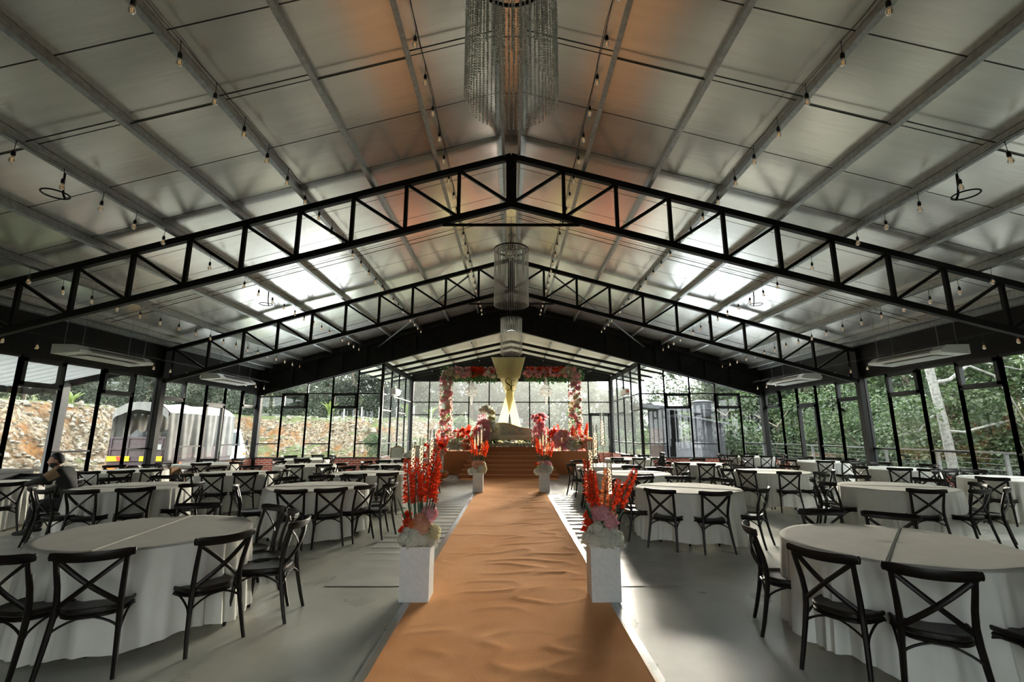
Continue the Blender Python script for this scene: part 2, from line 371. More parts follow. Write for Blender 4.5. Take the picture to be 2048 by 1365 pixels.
# ------------------------------------------------------------------ setting: floor, roof, walls
m = MB(); m.box((0, (YB+YE)/2, -.15), (2*HW+.2, YE-YB+.2, .30)); m.box((0, (YE+AY)/2+.1, -.15), (2*AX+.2, AY-YE, .30))
struct(m.build('floor', floor_mat, smooth=False))
for s, nm in ((-1, 'ceiling_left'), (1, 'ceiling_right')):
    m = MB(); x1 = s*(HW+.35)
    m.prism([(0, roof_z(0)), (x1, roof_z(x1)), (x1, roof_z(x1)+.04), (0, roof_z(0)+.04)][::s], YB, YE+.25)
    struct(m.build(nm, foil, smooth=False))
AR = lambda x: 6.42-.222*abs(x)
for s, nm in ((-1, 'ceiling_alcove_left'), (1, 'ceiling_alcove_right')):
    m = MB(); x1 = s*7.6
    m.prism([(0, AR(0)), (x1, AR(x1)), (x1, AR(x1)+.04), (0, AR(0)+.04)][::s], YE+.05, AY+.6)
    struct(m.build(nm, mat('translucent_roof_sheet', (.48, .50, .42), .6, trans=(.08, (.60, .61, .50))), smooth=False))
for s, nm in ((-1, 'wall_left'), (1, 'wall_right')):
    m = MB(); m.box((s*HW, (YB+YE)/2, (HEAD+roof_z(HW))/2+.02), (.16, YE-YB, roof_z(HW)-HEAD+.04), mi=0)
    m.box((s*HW, (YB+3.05)/2, (HEAD+SILL)/2), (.14, 3.05-YB, HEAD-SILL), mi=0)  # unseen solid infill of the first bay, added to darken the near end
    m.box((s*HW, (YB+YE)/2, SILL/2), (.15, YE-YB, SILL), mi=1); m.box((s*HW, (YB+YE)/2, SILL+.015), (.2, YE-YB, .03), mi=2)
    struct(m.build(nm, [black_steel, brick, dark_frame], smooth=False))
# end wall: brick sill on both sides and the black gable band over the opening
for s, nm in ((-1, 'wall_end_left'), (1, 'wall_end_right')):
    m = MB(); xc = s*(HW+AX)/2
    m.box((xc, YE, SILL/2), (HW-AX, .15, SILL), mi=1); m.box((xc, YE, SILL+.015), (HW-AX, .2, .03), mi=2)
    x1 = s*HW
    m.prism([(0, bot_c(0)), (x1, bot_c(x1)), (x1, roof_z(x1)), (0, roof_z(0))][::s], YE-.04, YE+.04)
    struct(m.build(nm, [black_steel, brick, dark_frame], smooth=False))
# alcove: low brick sides, back gable
for s, nm in ((-1, 'wall_alcove_left'), (1, 'wall_alcove_right')):
    m = MB(); m.box((s*AX, (YE+AY)/2, SILL/2), (.15, AY-YE-.16, SILL), mi=1); m.box((s*AX, (YE+AY)/2, SILL+.015), (.2, AY-YE-.16, .03), mi=2)
    m.box((s*AX, (YE+AY)/2, 4.83), (.12, AY-YE-.1, .14), mi=2)
    struct(m.build(nm, [black_steel, brick, dark_frame], smooth=False))
m = MB(); m.prism([(-AX, 4.74), (AX, 4.74), (AX, AR(AX)), (0, AR(0)), (-AX, AR(AX))], AY-.05, AY+.05)
m.box((0, AY, SILL/2), (2*AX, .15, SILL), mi=1)
struct(m.build('wall_back', [black_steel, brick], smooth=False))
m = MB(); m.prism([(-HW, HEAD), (HW, HEAD), (HW, roof_z(HW)), (0, roof_z(0)), (-HW, roof_z(HW))], YB-.05, YB+.05)
for s in (-1, 1): m.box((s*(HW+1.5)/2, YB, HEAD/2), (HW-1.5, .1, HEAD))
struct(m.build('wall_front', black_steel, smooth=False))

# columns
used_k = [0]
def column(x, y, h, w=.2):
    used_k[0] += 1
    m = MB(); m.box((0, 0, h/2), (w, w, h)); m.box((0, 0, .012), (w+.1, w+.1, .024)); m.box((0, 0, h-.012), (w+.06, w+.06, .024))
    struct(m.build('column_%d' % used_k[0], black_steel, smooth=False, loc=(x, y, 0)))
for y in (YB, 3.05, 9.2, 15.35, YE-.02):
    for s in (-1, 1): column(s*(HW-.10), y, roof_z(HW)-.15)
for s in (-1, 1):
    column(s*AX, YE, bot_c(AX), .12); column(s*AX, AY, 4.74, .22)

# windows: every panel between two mullions is one window
win_n = [0]; door_n = [0]
def panel(p0, p1, kind, head=HEAD, sill=SILL, rails=(), slope=None, gm=None, depth=.08):
    """p0,p1 = (x,y) ends of the panel; kind low / awning / door / plain / rails; slope = (z0,z1) tops of a clerestory above the head"""
    gm = gm or glass
    a, b = Vector((p0[0], p0[1], 0)), Vector((p1[0], p1[1], 0)); L = (b-a).length; ang = math.atan2(b.y-a.y, b.x-a.x)
    isdoor = kind == 'door'
    if isdoor: door_n[0] += 1; nm = 'door_%d' % door_n[0]
    else: win_n[0] += 1; nm = 'window_%d' % win_n[0]
    w = .055; lo = 0 if isdoor else sill
    m = MB()
    top0, top1 = (slope if slope else (head, head))
    for x, z1 in ((0, top0), (L, top1)):
        m.box((x, 0, (lo+z1)/2), (w, depth, z1-lo))
    m.box((L/2, 0, lo+w/2), (L, depth, w)); m.box((L/2, 0, head-w/2), (L, depth, w))
    if slope: m.bar((0, 0, top0-.02), (L, 0, top1-.02), depth, .05)
    if kind == 'low': m.box((L/2, 0, 1.19), (L, depth, .05))
    if kind == 'door': m.box((L/2, 0, 2.78), (L, depth, .08))
    if kind == 'awning': m.box((L/2, 0, 2.78), (L, depth, .05))
    for z in rails: m.box((L/2, 0, z), (L, depth, .05))
    o = struct(m.build(nm, dark_frame, smooth=False)); o.location = (a.x, a.y, 0); o.rotation_euler = (0, 0, ang)
    g = MB(); g.add([(w/2, -.004, lo+w), (L-w/2, -.004, lo+w), (L-w/2, -.004, top1-w), (w/2, -.004, top0-w)], [(0, 1, 2, 3)])
    if slope: pass
    g.build('glass_pane', gm, o, smooth=False)
    if kind == 'awning':
        k = MB(); z0, z1 = 2.80, head-.05; t = .085
        for z in (z0+t/2, z1-t/2): k.box((L/2, -.01, z), (L-.07, depth+.03, t))
        for x in (.035+t/2, L-.035-t/2): k.box((x, -.01, (z0+z1)/2), (t, depth+.03, z1-z0))
        k.box((L/2, -.06, z0+t/2), (.09, .03, .02))
        k.build('awning_sash', dark_frame, o, smooth=False)
    if isdoor:
        k = MB(); t = .09
        for z in (.10, 2.70): k.box((L/2, 0, z), (L-.10, depth+.02, t if z > 1 else .18))
        for x in (.05+t/2, L-.05-t/2): k.box((x, 0, 1.39), (t, depth+.02, 2.70))
        d = k.build('door_leaf', dark_frame, o, smooth=False)
        h = MB(); h.sweep([(L-.13, -.06, .95), (L-.13, -.10, .97), (L-.13, -.10, 1.33), (L-.13, -.06, 1.35)], .012, 8)
        h.build('door_handle', galv, d)
    return o
sideL = [(9.30, 9.80, 'plain'), (9.80, 10.94, 'low'), (10.94, 12.05, 'awning'), (12.05, 13.20, 'low'), (13.20, 14.36, 'awning'), (14.36, 15.26, 'low')]
b2 = [15.45+i*1.192 for i in range(6)]
sideL += [(b2[i], b2[i+1], k) for i, k in enumerate(('awning', 'low', 'door', 'low', 'awning'))]
for y0, n in ((3.15, 5),): sideL += [(y0+i*1.19, y0+(i+1)*1.19, ('low', 'awning')[i % 2]) for i in range(n)]
for s in (-1, 1):
    for y0, y1, k in sideL:
        if s < 0: panel((-HW, y0), (-HW, y1), k)
        else: panel((HW, y1), (HW, y0), k)
mx_ = [5.98, 7.06, 8.22, 9.37, 10.50, 11.55]; kinds = ('low', 'awning', 'low', 'awning', 'low')
for i, k in enumerate(kinds):
    x0, x1 = mx_[i], mx_[i+1]; z0, z1 = bot_c(x0), bot_c(x1)
    sl = lambda a, b: (a, b) if min(a, b) > HEAD+.12 else None
    hd = HEAD-.03
    if sl(z0, z1):
        panel((-x1, YE), (-x0, YE), k, hd, slope=(z1, z0), gm=glass); panel((x0, YE), (x1, YE), k, hd, slope=(z0, z1), gm=glass)
    else:
        panel((-x1, YE), (-x0, YE), k, min(hd, z1)); panel((x0, YE), (x1, YE), k, min(hd, z1))
yA = [YE+.10+i*1.53 for i in range(5)]
for i in range(4):
    for s in (-1, 1):
        a, b = (s*AX, yA[i]), (s*AX, yA[i+1])
        if s > 0: a, b = b, a
        panel(a, b, 'rails', 4.76, rails=(1.19, 3.46) + ((2.72,) if i % 2 == 0 else ()), gm=hazed_glass)
for i in range(2): panel((1.5-i*1.5, YB), (1.5-(i+1)*1.5, YB), 'door')  # unseen doors added behind the camera for fill light on facing sides
xB = [-5.84, -4.87, -3.70, -2.51, -1.31, -.08, 1.09, 2.24, 3.42, 4.60, 5.84]
for i in range(10):
    r = (3.46,) if i == 9 else (3.46, 2.72) if i % 2 == 0 else (3.46, 1.19)
    if i in (2, 4, 6): r = (3.46, 2.72)
    panel((xB[i], AY), (xB[i+1], AY), 'door' if i == 9 else 'rails', 4.74, rails=r, gm=hazed_glass)

# roof trusses
def truss(y, label):
    t = thing('roof_truss', label, 'roof truss', (0, y, 0), 0, 'black roof trusses')
    N = 10; P = HW/10.35; w = .11
    for s in (-1, 1):
        xe = s*(HW-.12)
        MB().bar((0, 0, top_c(0)), (xe, 0, top_c(xe)), w, .13).build('top_chord', black_steel, t, smooth=False)
        MB().bar((0, 0, bot_c(0)), (xe, 0, bot_c(xe)), w, .13).build('bottom_chord', black_steel, t, smooth=False)
    for i in range(-N, N+1):
        x = i*P; MB().bar((x, 0, bot_c(x)), (x, 0, top_c(x)), .075, .075).build('web_post', black_steel, t, smooth=False)
    for s in (-1, 1):
        for i in range(N):
            x0, x1 = s*i*P, s*(i+1)*P
            MB().bar((x0+s*.05, 0, bot_c(x0)+.05), (x1-s*.05, 0, top_c(x1)-.06), .06, .06).build('web_diagonal', black_steel, t, smooth=False)
    MB().sweep([(-1.45, 0, bot_c(1.45)-.07), (1.45, 0, bot_c(1.45)-.07)], .035, 8).build('collar_tie', black_steel, t)
    m = MB()
    for s in (-1, 1): m.box((s*.07, 0, 7.0), (.08, .13, 1.2))
    m.build('ridge_plate', black_steel, t, smooth=False)
truss(9.2, 'nearest black steel roof truss fully in view, above the first chandelier')
truss(15.35, 'second black steel roof truss, behind the middle bead chandelier')
truss(3.05, 'black steel roof truss nearest the camera, cut by the frame top corner')
# shallow webbing of the end truss against the black gable
t = thing('gable_truss', 'black truss on the dark gable wall before the alcove', 'roof truss', (0, YE-.16, 0))
for s in (-1, 1):
    MB().bar((0, 0, top_c(0)), (s*11.2, 0, top_c(11.2)), .1, .13).build('top_chord', black_steel, t, smooth=False)
    MB().bar((0, 0, bot_c(0)+.05), (s*11.2, 0, bot_c(11.2)+.05), .1, .13).build('bottom_chord', black_steel, t, smooth=False)
    for i in range(1, 10):
        x = s*i*1.125; MB().bar((x, 0, bot_c(x)), (x, 0, top_c(x)), .07, .07).build('web_post', black_steel, t, smooth=False)
        MB().bar((x-s*1.07, 0, bot_c(x-s*1.125)+.05), (x-s*.05, 0, top_c(x)-.06), .06, .06).build('web_diagonal', black_steel, t, smooth=False)
# purlins (lipped channels) on top of the trusses
PX = [1.55, 2.95, 4.32, 5.66, 7.02, 8.37, 9.72, 11.05]
ords = ['first', 'second', 'third', 'fourth', 'fifth', 'sixth', 'seventh', 'eighth']
for s in (-1, 1):
    th = math.atan(.28)*s
    for i, x in enumerate(PX):
        z = roof_z(x)-.09
        m = MB(); M = Matrix.Rotation(th, 3, 'Y'); L = YE-YB-.1
        def q(dx, dz): v = M @ Vector((dx, 0, dz)); return (v.x, (YB+YE)/2, v.z)
        m.box(q(0, 0), (.012, L, .16), M=M); m.box(q(s*.035, .075), (.075, L, .012), M=M); m.box(q(s*.035, -.075), (.075, L, .012), M=M); m.box(q(s*.07, -.062), (.010, L, .03), M=M)
        o = m.build('roof_purlin', galv, smooth=False, loc=(s*x, 0, z))
        tag(o, '%s galvanized roof purlin %s of the ridge' % (ords[i], 'left' if s < 0 else 'right'), 'purlin', 'galvanized roof purlins')
for s in (-1, 1):
    m = MB(); m.box((s*.17, (YB+YE)/2, 7.70), (.06, YE-YB-.1, .20))
    tag(m.build('ridge_purlin', galv, smooth=False), 'galvanized ridge channel just %s of the roof peak' % ('left' if s < 0 else 'right'), 'purlin', 'galvanized ridge channels')
m = MB(); m.box((0, (YB+YE)/2, 7.79), (.30, YE-YB-.1, .012)); struct(m.build('trim_5', foil, smooth=False))
# eave gutters' inner lining
for s in (-1, 1):
    m = MB(); m.box((s*(HW-.16), (YB+YE)/2, roof_z(HW)-.02), (.16, YE-YB-.2, .14))
    struct(m.build('trim_%d' % (1 if s < 0 else 2), galv, smooth=False))
# sag rods between the purlins
for s in (-1, 1):
    for y, nm in ((6.1, 'before the nearest truss'), (12.2, 'between the two trusses'), (12.45, 'just behind the rod between the trusses'), (18.4, 'before the dark gable'), (3.9, 'nearest the camera')):
        m = MB(); xs = [.2]+PX
        for i in range(len(xs)-1):
            yo = y+(.06 if i % 2 else -.06)
            m.sweep([(s*xs[i], yo, roof_z(xs[i])-.10), (s*xs[i+1], yo, roof_z(xs[i+1])-.10)], .010, 6)
        tag(m.build('tie_rod', steel_dark), 'thin dark tie rod across the %s roof slope %s' % ('left' if s < 0 else 'right', nm), 'tie rod', 'purlin tie rods')
# wind braces in the last bay
for s in (-1, 1):
    m = MB(); m.sweep([(s*1.5, 15.5, 7.05), (s*6.2, YE-.2, 5.6)], .03, 8)
    tag(m.build('wind_brace', steel_dark), 'slanting steel wind brace on the %s before the dark gable' % ('left' if s < 0 else 'right'), 'brace')
# alcove rafters and purlins
k = 0
for y in (23.0, 24.6, 26.15, 27.5):
    m = MB()
    for s in (-1, 1): m.bar((0, 0, AR(0)-.22), (s*5.95, 0, AR(5.95)-.22), .07, .13); m.bar((s*5.9, 0, AR(5.9)-.22), (s*7.5, 0, AR(7.5)-.2), .06, .10)
    o = m.build('rafter_pair', black_steel, smooth=False, loc=(0, y, 0))
    tag(o, '%s black rafter pair under the alcove roof' % ords[k], 'rafter', 'alcove rafters'); k += 1
for s in (-1, 1):
    for i, x in enumerate((.5, 1.9, 3.3, 4.7, 6.6)):
        m = MB(); m.box((0, (YE+AY)/2+.3, 0), (.05, AY-YE-.1, .10))
        tag(m.build('alcove_purlin', galv, smooth=False, loc=(s*x, 0, AR(x)-.09)), '%s thin purlin %s of the alcove ridge' % (ords[i], 'left' if s < 0 else 'right'), 'purlin', 'alcove purlins')
    m = MB(); m.bar((s*AX, YE+.1, 4.93), (s*AX, AY, 4.93), .10, .10)
    struct(m.build('trim_%d' % (3 if s < 0 else 4), dark_frame, smooth=False))

# ------------------------------------------------------------------ outdoors: ground, bank, trees
def sm(t): t = max(0, min(1, t)); return t*t*(3-2*t)
def ground_z(x, y):
    n = mnoise.noise(Vector((x*.25, y*.25, 3.1)))*.5+mnoise.noise(Vector((x*.9, y*.9, 7.7)))*.22+mnoise.noise(Vector((x*2.4, y*2.4, 1.7)))*.12
    z = -.38
    hl = sm((-18.2-x+n*1.2)/3.6)*3.5 if x < -14 else 0
    edge = 33.5+.12*max(0, x+6)
    hb = sm((y-edge+n*1.6)/6.5)*3.3*sm((7-x)/14) if y > 24 else 0
    far = max(0, y-30)*.042*sm((x+4)/9)
    h = max(hl, hb)
    z += max(h, far)
    amp = .18+1.1*min(1, max(0, h)*.6)*(1-min(1, max(0, h-2.6)/.9)*.8)
    z += n*amp*(1 if (x < -15 or y > 29) else .15)
    if x > 14.9: z += -sm((x-14.9)/5)*2.2+max(0, x-22)*(.28 if y < 30 else .28*max(.15, 1-(y-30)/15))
    d = max(0, (math.hypot(x, y-12)-62))*(.20 if x < 4 else .05)
    return z+min(d, 14)
def ter(x0, x1, y0, y1, step):
    m = MB(); nu = int((x1-x0)/step); nv = int((y1-y0)/step)
    return m.grid(lambda u, v: (x0+u*(x1-x0), y0+v*(y1-y0), ground_z(x0+u*(x1-x0), y0+v*(y1-y0))), nu, nv)
struct(ter(-26, -11.9, 0, 34, .24).build('ground_rocky_bank', soil))
struct(ter(-30, 12, 34, 46, .30).build('ground_back_bank', soil))
struct(ter(-11.9, 22, 27.9, 34, .5).build('ground_back_lawn', soil))
struct(ter(-90, -26, -30, 100, 2.4).build('ground_far_left', soil))
struct(ter(11.9, 90, -30, 100, 1.6).build('ground_right_slope', soil))
struct(ter(-26, 12, 46, 110, 1.5).build('ground_far_back', soil))
struct(ter(-26, -11.9, -40, 0, 2).build('ground_near_left', soil))
struct(ter(-11.9, 11.9, -60, -3.3, 3).build('ground_forecourt', soil))

random.seed(5)
m = MB()
def rock(m, c, r):
    u, w = 7, 5; a = Vector((random.random()*9, random.random()*9, random.random()*9)); o = len(m.v)
    m.ball(c, r, u, w, 0, (random.uniform(.8, 1.3), random.uniform(.8, 1.3), random.uniform(.65, 1.1)))
    for i in range(o, len(m.v)):
        v = Vector(m.v[i]); d = v-Vector(c); f = 1+.85*mnoise.noise(d/r*1.3+a); m.v[i] = tuple(Vector(c)+d*f)
for i in range(5200):
    if random.random() < .62: x, y = random.uniform(-21.6, -17.2), random.uniform(2, 34)
    else: x, y = random.uniform(-20, 3), random.uniform(32, 40.5)
    r = random.choice((.035, .04, .05, .05, .06, .07, .09, .12))*random.uniform(.8, 1.3)
    rock(m, (x, y, ground_z(x, y)+r*.05), r)
tag(m.build('rubble', rock_mat), 'pale stone rubble strewn over the earth bank outside the left windows', 'rubble', kind='stuff')
bn = 0
for (x, y, r) in ((-18.6, 10.5, .55), (-18.9, 12.6, .40), (-18.4, 13.6, .50), (-19.6, 8.2, .60), (-18.2, 15.6, .45), (-19.2, 16.6, .42), (-9.5, 35.6, .55), (-7.6, 36.0, .5), (-6.2, 37.3, .6), (-10.8, 36.8, .5), (-5.2, 36.4, .42)):
    r *= .62; m = MB(); rock(m, (0, 0, 0), r)
    o = m.build('boulder', rock_mat, smooth=False, loc=(x, y, ground_z(x, y)+r*.25)); bn += 1
    tag(o, 'pale boulder lying on the rubble bank outside the left side windows' if x < -15 else 'pale boulder lying on the grassy bank beyond the end wall', 'boulder', 'boulders on the left bank' if x < -15 else 'boulders on the far bank')

# trees -----------------------------------------------------------
def leaves(m, c, rad, n, size, sq=(1, 1, .8), shell=.55, mi=0, droop=.3, lng=2.2):
    for _ in range(n):
        d = Vector((random.gauss(0, 1), random.gauss(0, 1), random.gauss(0, 1))).normalized()
        k = shell+(1-shell)*random.random()
        p = Vector((c[0]+d.x*rad*sq[0]*k, c[1]+d.y*rad*sq[1]*k, c[2]+d.z*rad*sq[2]*k))
        f = (d+Vector((random.gauss(0, .6), random.gauss(0, .6), random.gauss(0, .5)-droop))).normalized()
        sd = f.cross(Vector((random.gauss(0, .4), random.gauss(0, .4), 1))).normalized(); up = sd.cross(f)
        s = size*random.uniform(.65, 1.25)
        a = p; b = p+f*s*.5*lng*.5+sd*s*.5+up*s*.10; e = p+f*s*lng*.5-up*s*.15; g = p+f*s*.5*lng*.5-sd*s*.5+up*s*.10
        m.add([a, b, e, g], [(0, 1, 2, 3)], mi)
def blobs(n, R_, H, z0):
    return [((random.gauss(0, .42)*R_, random.gauss(0, .42)*R_, z0+H*(i+.5)/n+random.uniform(-.3, .3)), R_*random.uniform(.42, .66)*(1.1-.45*(i/n))) for i in range(n)]
def tree_proto(name, H, R_, z0, nb, nl, size, lm, bm, tr, label, group, spread=True):
    t = thing(name, label, 'tree', (0, 0, 0), 0, group)
    bl = blobs(nb, R_, H-z0, z0)
    m = MB()
    for c, r in bl: leaves(m, c, r, nl, size)
    m.build('crown', lm, t, smooth=False)
    k = MB(); pts = [(0, 0, -.6)]+[(random.gauss(0, .08)*i, random.gauss(0, .08)*i, H*.8*i/6) for i in range(1, 7)]
    k.sweep(pts, [tr*(1.15-.14*i) for i in range(7)], 8)
    for c, r in bl[::2]:
        j = min(5, max(1, int(c[2]/H*6))); p = Vector(pts[j]); k.sweep([p, p.lerp(Vector(c), .5)+Vector((0, 0, .2)), c], [tr*.4, tr*.28, tr*.12], 6)
    k.build('trunk', bm, t)
    return t
random.seed(21)
FG = 'forest trees behind the bank'
far_lab = 'dense green tree in the hazy forest behind the bank and lawn'
protos = [tree_proto('forest_tree', 9.0, 3.2, 1.2, 9, 760, .21, leaf_far, bark, .16, far_lab, FG),
          tree_proto('forest_tree', 7.5, 3.6, .8, 8, 820, .20, leaf_far, bark, .15, far_lab, FG),
          tree_proto('forest_tree', 11.0, 3.0, 1.6, 10, 740, .21, leaf_far, bark, .18, far_lab, FG)]
pu = [[], [], []]
spots = []
x = -46
while x < 44:
    for row, (yy, dx) in enumerate(((52, 0), (58, 1.7), (65, .8))):
        spots.append((x+dx+random.uniform(-.8, .8), yy+random.uniform(-2, 2)))
    x += 3.6
spots = [q for q in spots if not (14 < q[0] < 24 and q[1] > 45)]
y = 6
while y < 52:
    for xx in (-27.5, -32, -37.5): spots.append((xx+random.uniform(-1.2, 1.2), y+random.uniform(-1, 1)))
    y += 3.9
small = [(8.5+i*2.6, 47+(i % 3)*2.5) for i in range(7)]+[(19+i*2.4, 43+(i % 2)*3) for i in range(8)]+[(16+i*3, 54+(i % 2)*3) for i in range(6)]; spots += small+[(11.2, 46), (9, 49), (15.6, 37.5), (18.6, 36.5), (21.5, 38.5), (17.4, 41)]
for i, (x, y) in enumerate(spots):
    k = random.randrange(3)
    sc = random.uniform(.8, 1.12)*(.86 if x < -26 and y < 50 else 1)
    if -30 < x < -17 and y > 50: sc *= .8
    if 5 < x < 27 and y > 40 and (x, y) not in small: sc *= .72
    if (x, y) in small: sc *= .52
    o = put(protos[k], pu[k], (x, y, ground_z(x, y)-.3), random.uniform(0, 6.3)); o.scale = (sc,)*3
# right-hand jungle
random.seed(33)
JG = 'jungle trees beyond the railing'
jl = 'leafy jungle tree crowding the slope beyond the cable railing'
jp = [tree_proto('jungle_tree', 8.5, 3.0, -.5, 10, 850, .14, leaf_near, bark, .14, jl, JG),
      tree_proto('jungle_tree', 10.5, 2.8, .2, 11, 800, .155, leaf_near, bark, .15, jl, JG),
      tree_proto('jungle_tree', 6.0, 3.2, -.6, 8, 900, .135, leaf_near, bark, .12, jl, JG)]
ju = [[], [], []]
for i in range(48):
    a = i/48
    y = 5+41*a+random.uniform(-.8, .8); x = random.choice((19.5, 22.5, 25.5, 29))+random.uniform(-1, 1)
    if y > 30: x = max(x, 21.5)
    if math.hypot(x-17.4, y-18.6) < 3.7: x += 3.2
    k = random.choice((0, 1, 2, 2)) if x < 21 else random.choice((0, 1, 1))
    o = put(jp[k], ju[k], (x, y, ground_z(x, y)-.2), random.uniform(0, 6.3)); sc = random.uniform(.85, 1.2); o.scale = (sc,)*3
# bushes at the back right beside the shed
bs = tree_proto('leafy_bush', 4.6, 2.2, -.2, 7, 700, .14, leaf_near, bark, .07, 'bright green leafy bush beside the grey shed, outside the right end wall', 'bushes by the shed')
bu = []
for (x, y, sc) in ((17.6, 31.0, 1.25), (15.6, 33.5, 1.1), (19.5, 28.5, 1.1), (17.2, 25.5, .75)):
    o = put(bs, bu, (x, y, ground_z(x, y)-.2), random.uniform(0, 6)); o.scale = (sc,)*3
bush2 = tree_proto('shrub', 2.2, 1.5, -.3, 5, 500, .12, leaf_near, bark, .04, 'low green shrub on the lawn beyond the back glass wall', 'shrubs on the back lawn'); b2u = []
for (x, y) in ((5.2, 33), (7.4, 36), (2.4, 38), (9.5, 38), (-9.2, 33.2), (4.3, 41), (-3.6, 36.6)):
    put(bush2, b2u, (x, y, ground_z(x, y)-.1), random.uniform(0, 6))
# the pale-barked tree with bare branches
t = thing('pale_tree', 'tall tree with mottled white trunk and bare branches by the right windows', 'tree', (17.0, 18.4, 0))
k = MB(); k.sweep([(0, 0, -2.6), (-.05, 0, 0), (-.12, .0, 2), (-.30, 0, 4), (-.5, 0, 6.5), (-.6, .1, 9)], [.20, .165, .155, .145, .12, .08], 10); k.build('trunk', bark_white, t)
for pts, r in (([(-.3, 0, 3.6), (.5, .1, 3.75), (1.3, .1, 4.3), (1.9, .0, 5.0), (2.2, 0, 5.9)], .085), ([(1.5, .1, 4.5), (2.3, .1, 4.4), (3.3, 0, 4.15), (4.2, .1, 4.3)], .045),
               ([(1.3, 0, 4.3), (2.0, -.2, 3.9), (2.5, -.2, 3.0), (2.9, -.2, 2.0), (3.4, -.2, 1.2)], .05), ([(-.1, 0, 1.75), (.7, .1, 1.7), (1.7, .1, 1.95), (2.7, 0, 2.2)], .06),
               ([(-.2, 0, 2.5), (-.8, -.1, 2.2), (-1.2, -.1, 1.75), (-2.1, 0, 1.55)], .045), ([(2.6, -.2, 2.6), (2.4, -.2, 1.6), (2.7, -.2, .8)], .022), ([(-.3, 0, 4.0), (.25, .1, 4.6), (.2, 0, 5.8)], .05)):
    k = MB(); k.sweep(pts, [r*(1-.14*i) for i in range(len(pts))], 7); k.build('branch', bark_white, t)
m = MB()
for c, r in (((-2.2, 0, 1.6), .7), ((-1.4, -.3, 2.5), .7), ((3.6, -.2, 1.0), .8), ((2.5, .3, 2.4), .9), ((4.4, .2, 4.4), .8), ((2.4, .2, 6.2), 1.1), ((-.7, .3, 6.5), 1.3), ((1.3, .4, 3.2), .7)): leaves(m, c, r, 230, .17)
m.build('leaf_sprays', leaf_near, t, smooth=False)
# banana plants on the bank top
bp_ = thing('banana_plant', 'yellow-green banana plant on the bank top by the forest edge', 'plant', (0, 0, 0), 0, 'banana plants on the bank')
m = MB()
for i in range(7):
    a = i*2.4; d = Vector((math.cos(a), math.sin(a), 0)); h = random.uniform(.9, 1.5); sd = Vector((-d.y, d.x, 0))
    m.grid(lambda u, v: tuple(Vector((0, 0, .5))+d*(.15+.75*v*v)+Vector((0, 0, h*v*(1.35-.45*v)))+sd*(u-.5)*.32*math.sin(PI*min(1, v*.93+.05))+Vector((0, 0, -abs(u-.5)*.12))), 4, 8)
m.build('leaf_blades', leaf_banana, bp_); k = MB(); k.sweep([(0, 0, -.2), (0, 0, .75)], [.09, .05], 8); k.build('stem', leaf_banana, bp_)
bpu = []
for (x, y, sc) in ((-22.8, 15.2, .62), (-23.2, 20.5, .55), (-23.5, 25, .6), (-16.2, 42, .95), (-9.6, 43.5, .9), (-7.6, 44.5, .8)):
    o = put(bp_, bpu, (x, y, ground_z(x, y)-.1), x); o.scale = (sc,)*3
# fence posts along the far bank top
fp = MB(); fp.box((0, 0, .6), (.09, .09, 1.3)); fpm = fp.mesh('fence_post', mat('weathered_post', (.34, .34, .32), .9), False)
for i in range(14):
    x = -15+i*1.55; y = 42.2+.1*i
    tag(link('fence_post', fpm, None, (x, y, ground_z(x, y)-.2)), 'thin weathered fence post on the grass along the far bank top', 'fence post', 'fence posts on the far bank')

# canvas-covered truck ------------------------------------------------
TX = -14.35; t = thing('lorry', 'plum-grey lorry with canvas cover and white cab outside the left windows', 'truck', (TX, 18.3, -.36), 0)
W = 2.15; BL = 4.3
m = MB(); m.box((0, BL/2, .88), (W, BL, .12)); m.box((0, .03, 1.42), (W, .06, .92)); m.box((-W/2, BL/2, 1.42), (.05, BL, .9)); m.box((W/2, BL/2, 1.2), (.05, BL, .5)); m.box((0, BL, 1.6), (W, .06, 1.5))
bed = m.build('cargo_bed', truck_paint, t, smooth=False)
m = MB()
for x in (-.98, -.33, .33, .98): m.box((x, -.02, 1.42), (.05, .04, .92))
for z in (1.0, 1.42, 1.84): m.box((0, -.02, z), (W, .035, .05))
m.build('tailgate_ribs', truck_paint, bed, smooth=False)
m = MB(); n_ = 10
def tarp_pt(u, v):
    a = u*2-1; h = 3.22-.42*abs(a)**3
    if abs(a) > .86: pass
    x = a*W/2*1.02
    return (x, v*BL, h+.05*math.sin(v*16+a*3)*(1-abs(a))-.10*math.sin(v*PI*3)**2*.5)
m.grid(tarp_pt, 16, 20)
for s in (-1, 1):
    lo = 1.0 if s > 0 else 1.85
    m.grid(lambda u, v: (s*W/2*1.02+.05*math.sin(u*34)*(1-v)*s+.02*math.sin(u*70), u*BL, lo+(2.80-lo)*v), 60, 6)
m.grid(lambda u, v: ((u*2-1)*W/2*1.02, -.03-.06*math.sin(u*20)**2, (3.22-.42*abs(u*2-1)**3)-.30*v*(1+.18*math.sin(u*7)**2)), 30, 4)
tp = m.build('canvas_cover', tarp, t)
m = MB()
for q in range(14): rock(m, (random.uniform(-.8, .8), random.uniform(.3, 1.8), 1.2+random.random()*.75), random.uniform(.2, .34))
m.build('load', mat('dark_sacks', (.10, .11, .115), .8), t)
m = MB()
for s in (-1, 1):
    for i in range(3):
        xa = s*(.22+i*.24); m.add([(xa, -.065, .98), (xa+s*.18, -.065, .98), (xa+s*.24, -.065, 1.15), (xa+s*.06, -.065, 1.15)][::s], [(0, 1, 2, 3)], i % 2)
    m.box((s*.62, -.05, 1.065), (.86, .02, .19), mi=0)
m.build('chevron_plate', [yellow_ref, red_ref], t, smooth=False)
m = MB(); m.box((.88, -.06, 1.5), (.20, .02, .2)); m.build('number_plate', truck_white, t, smooth=False)
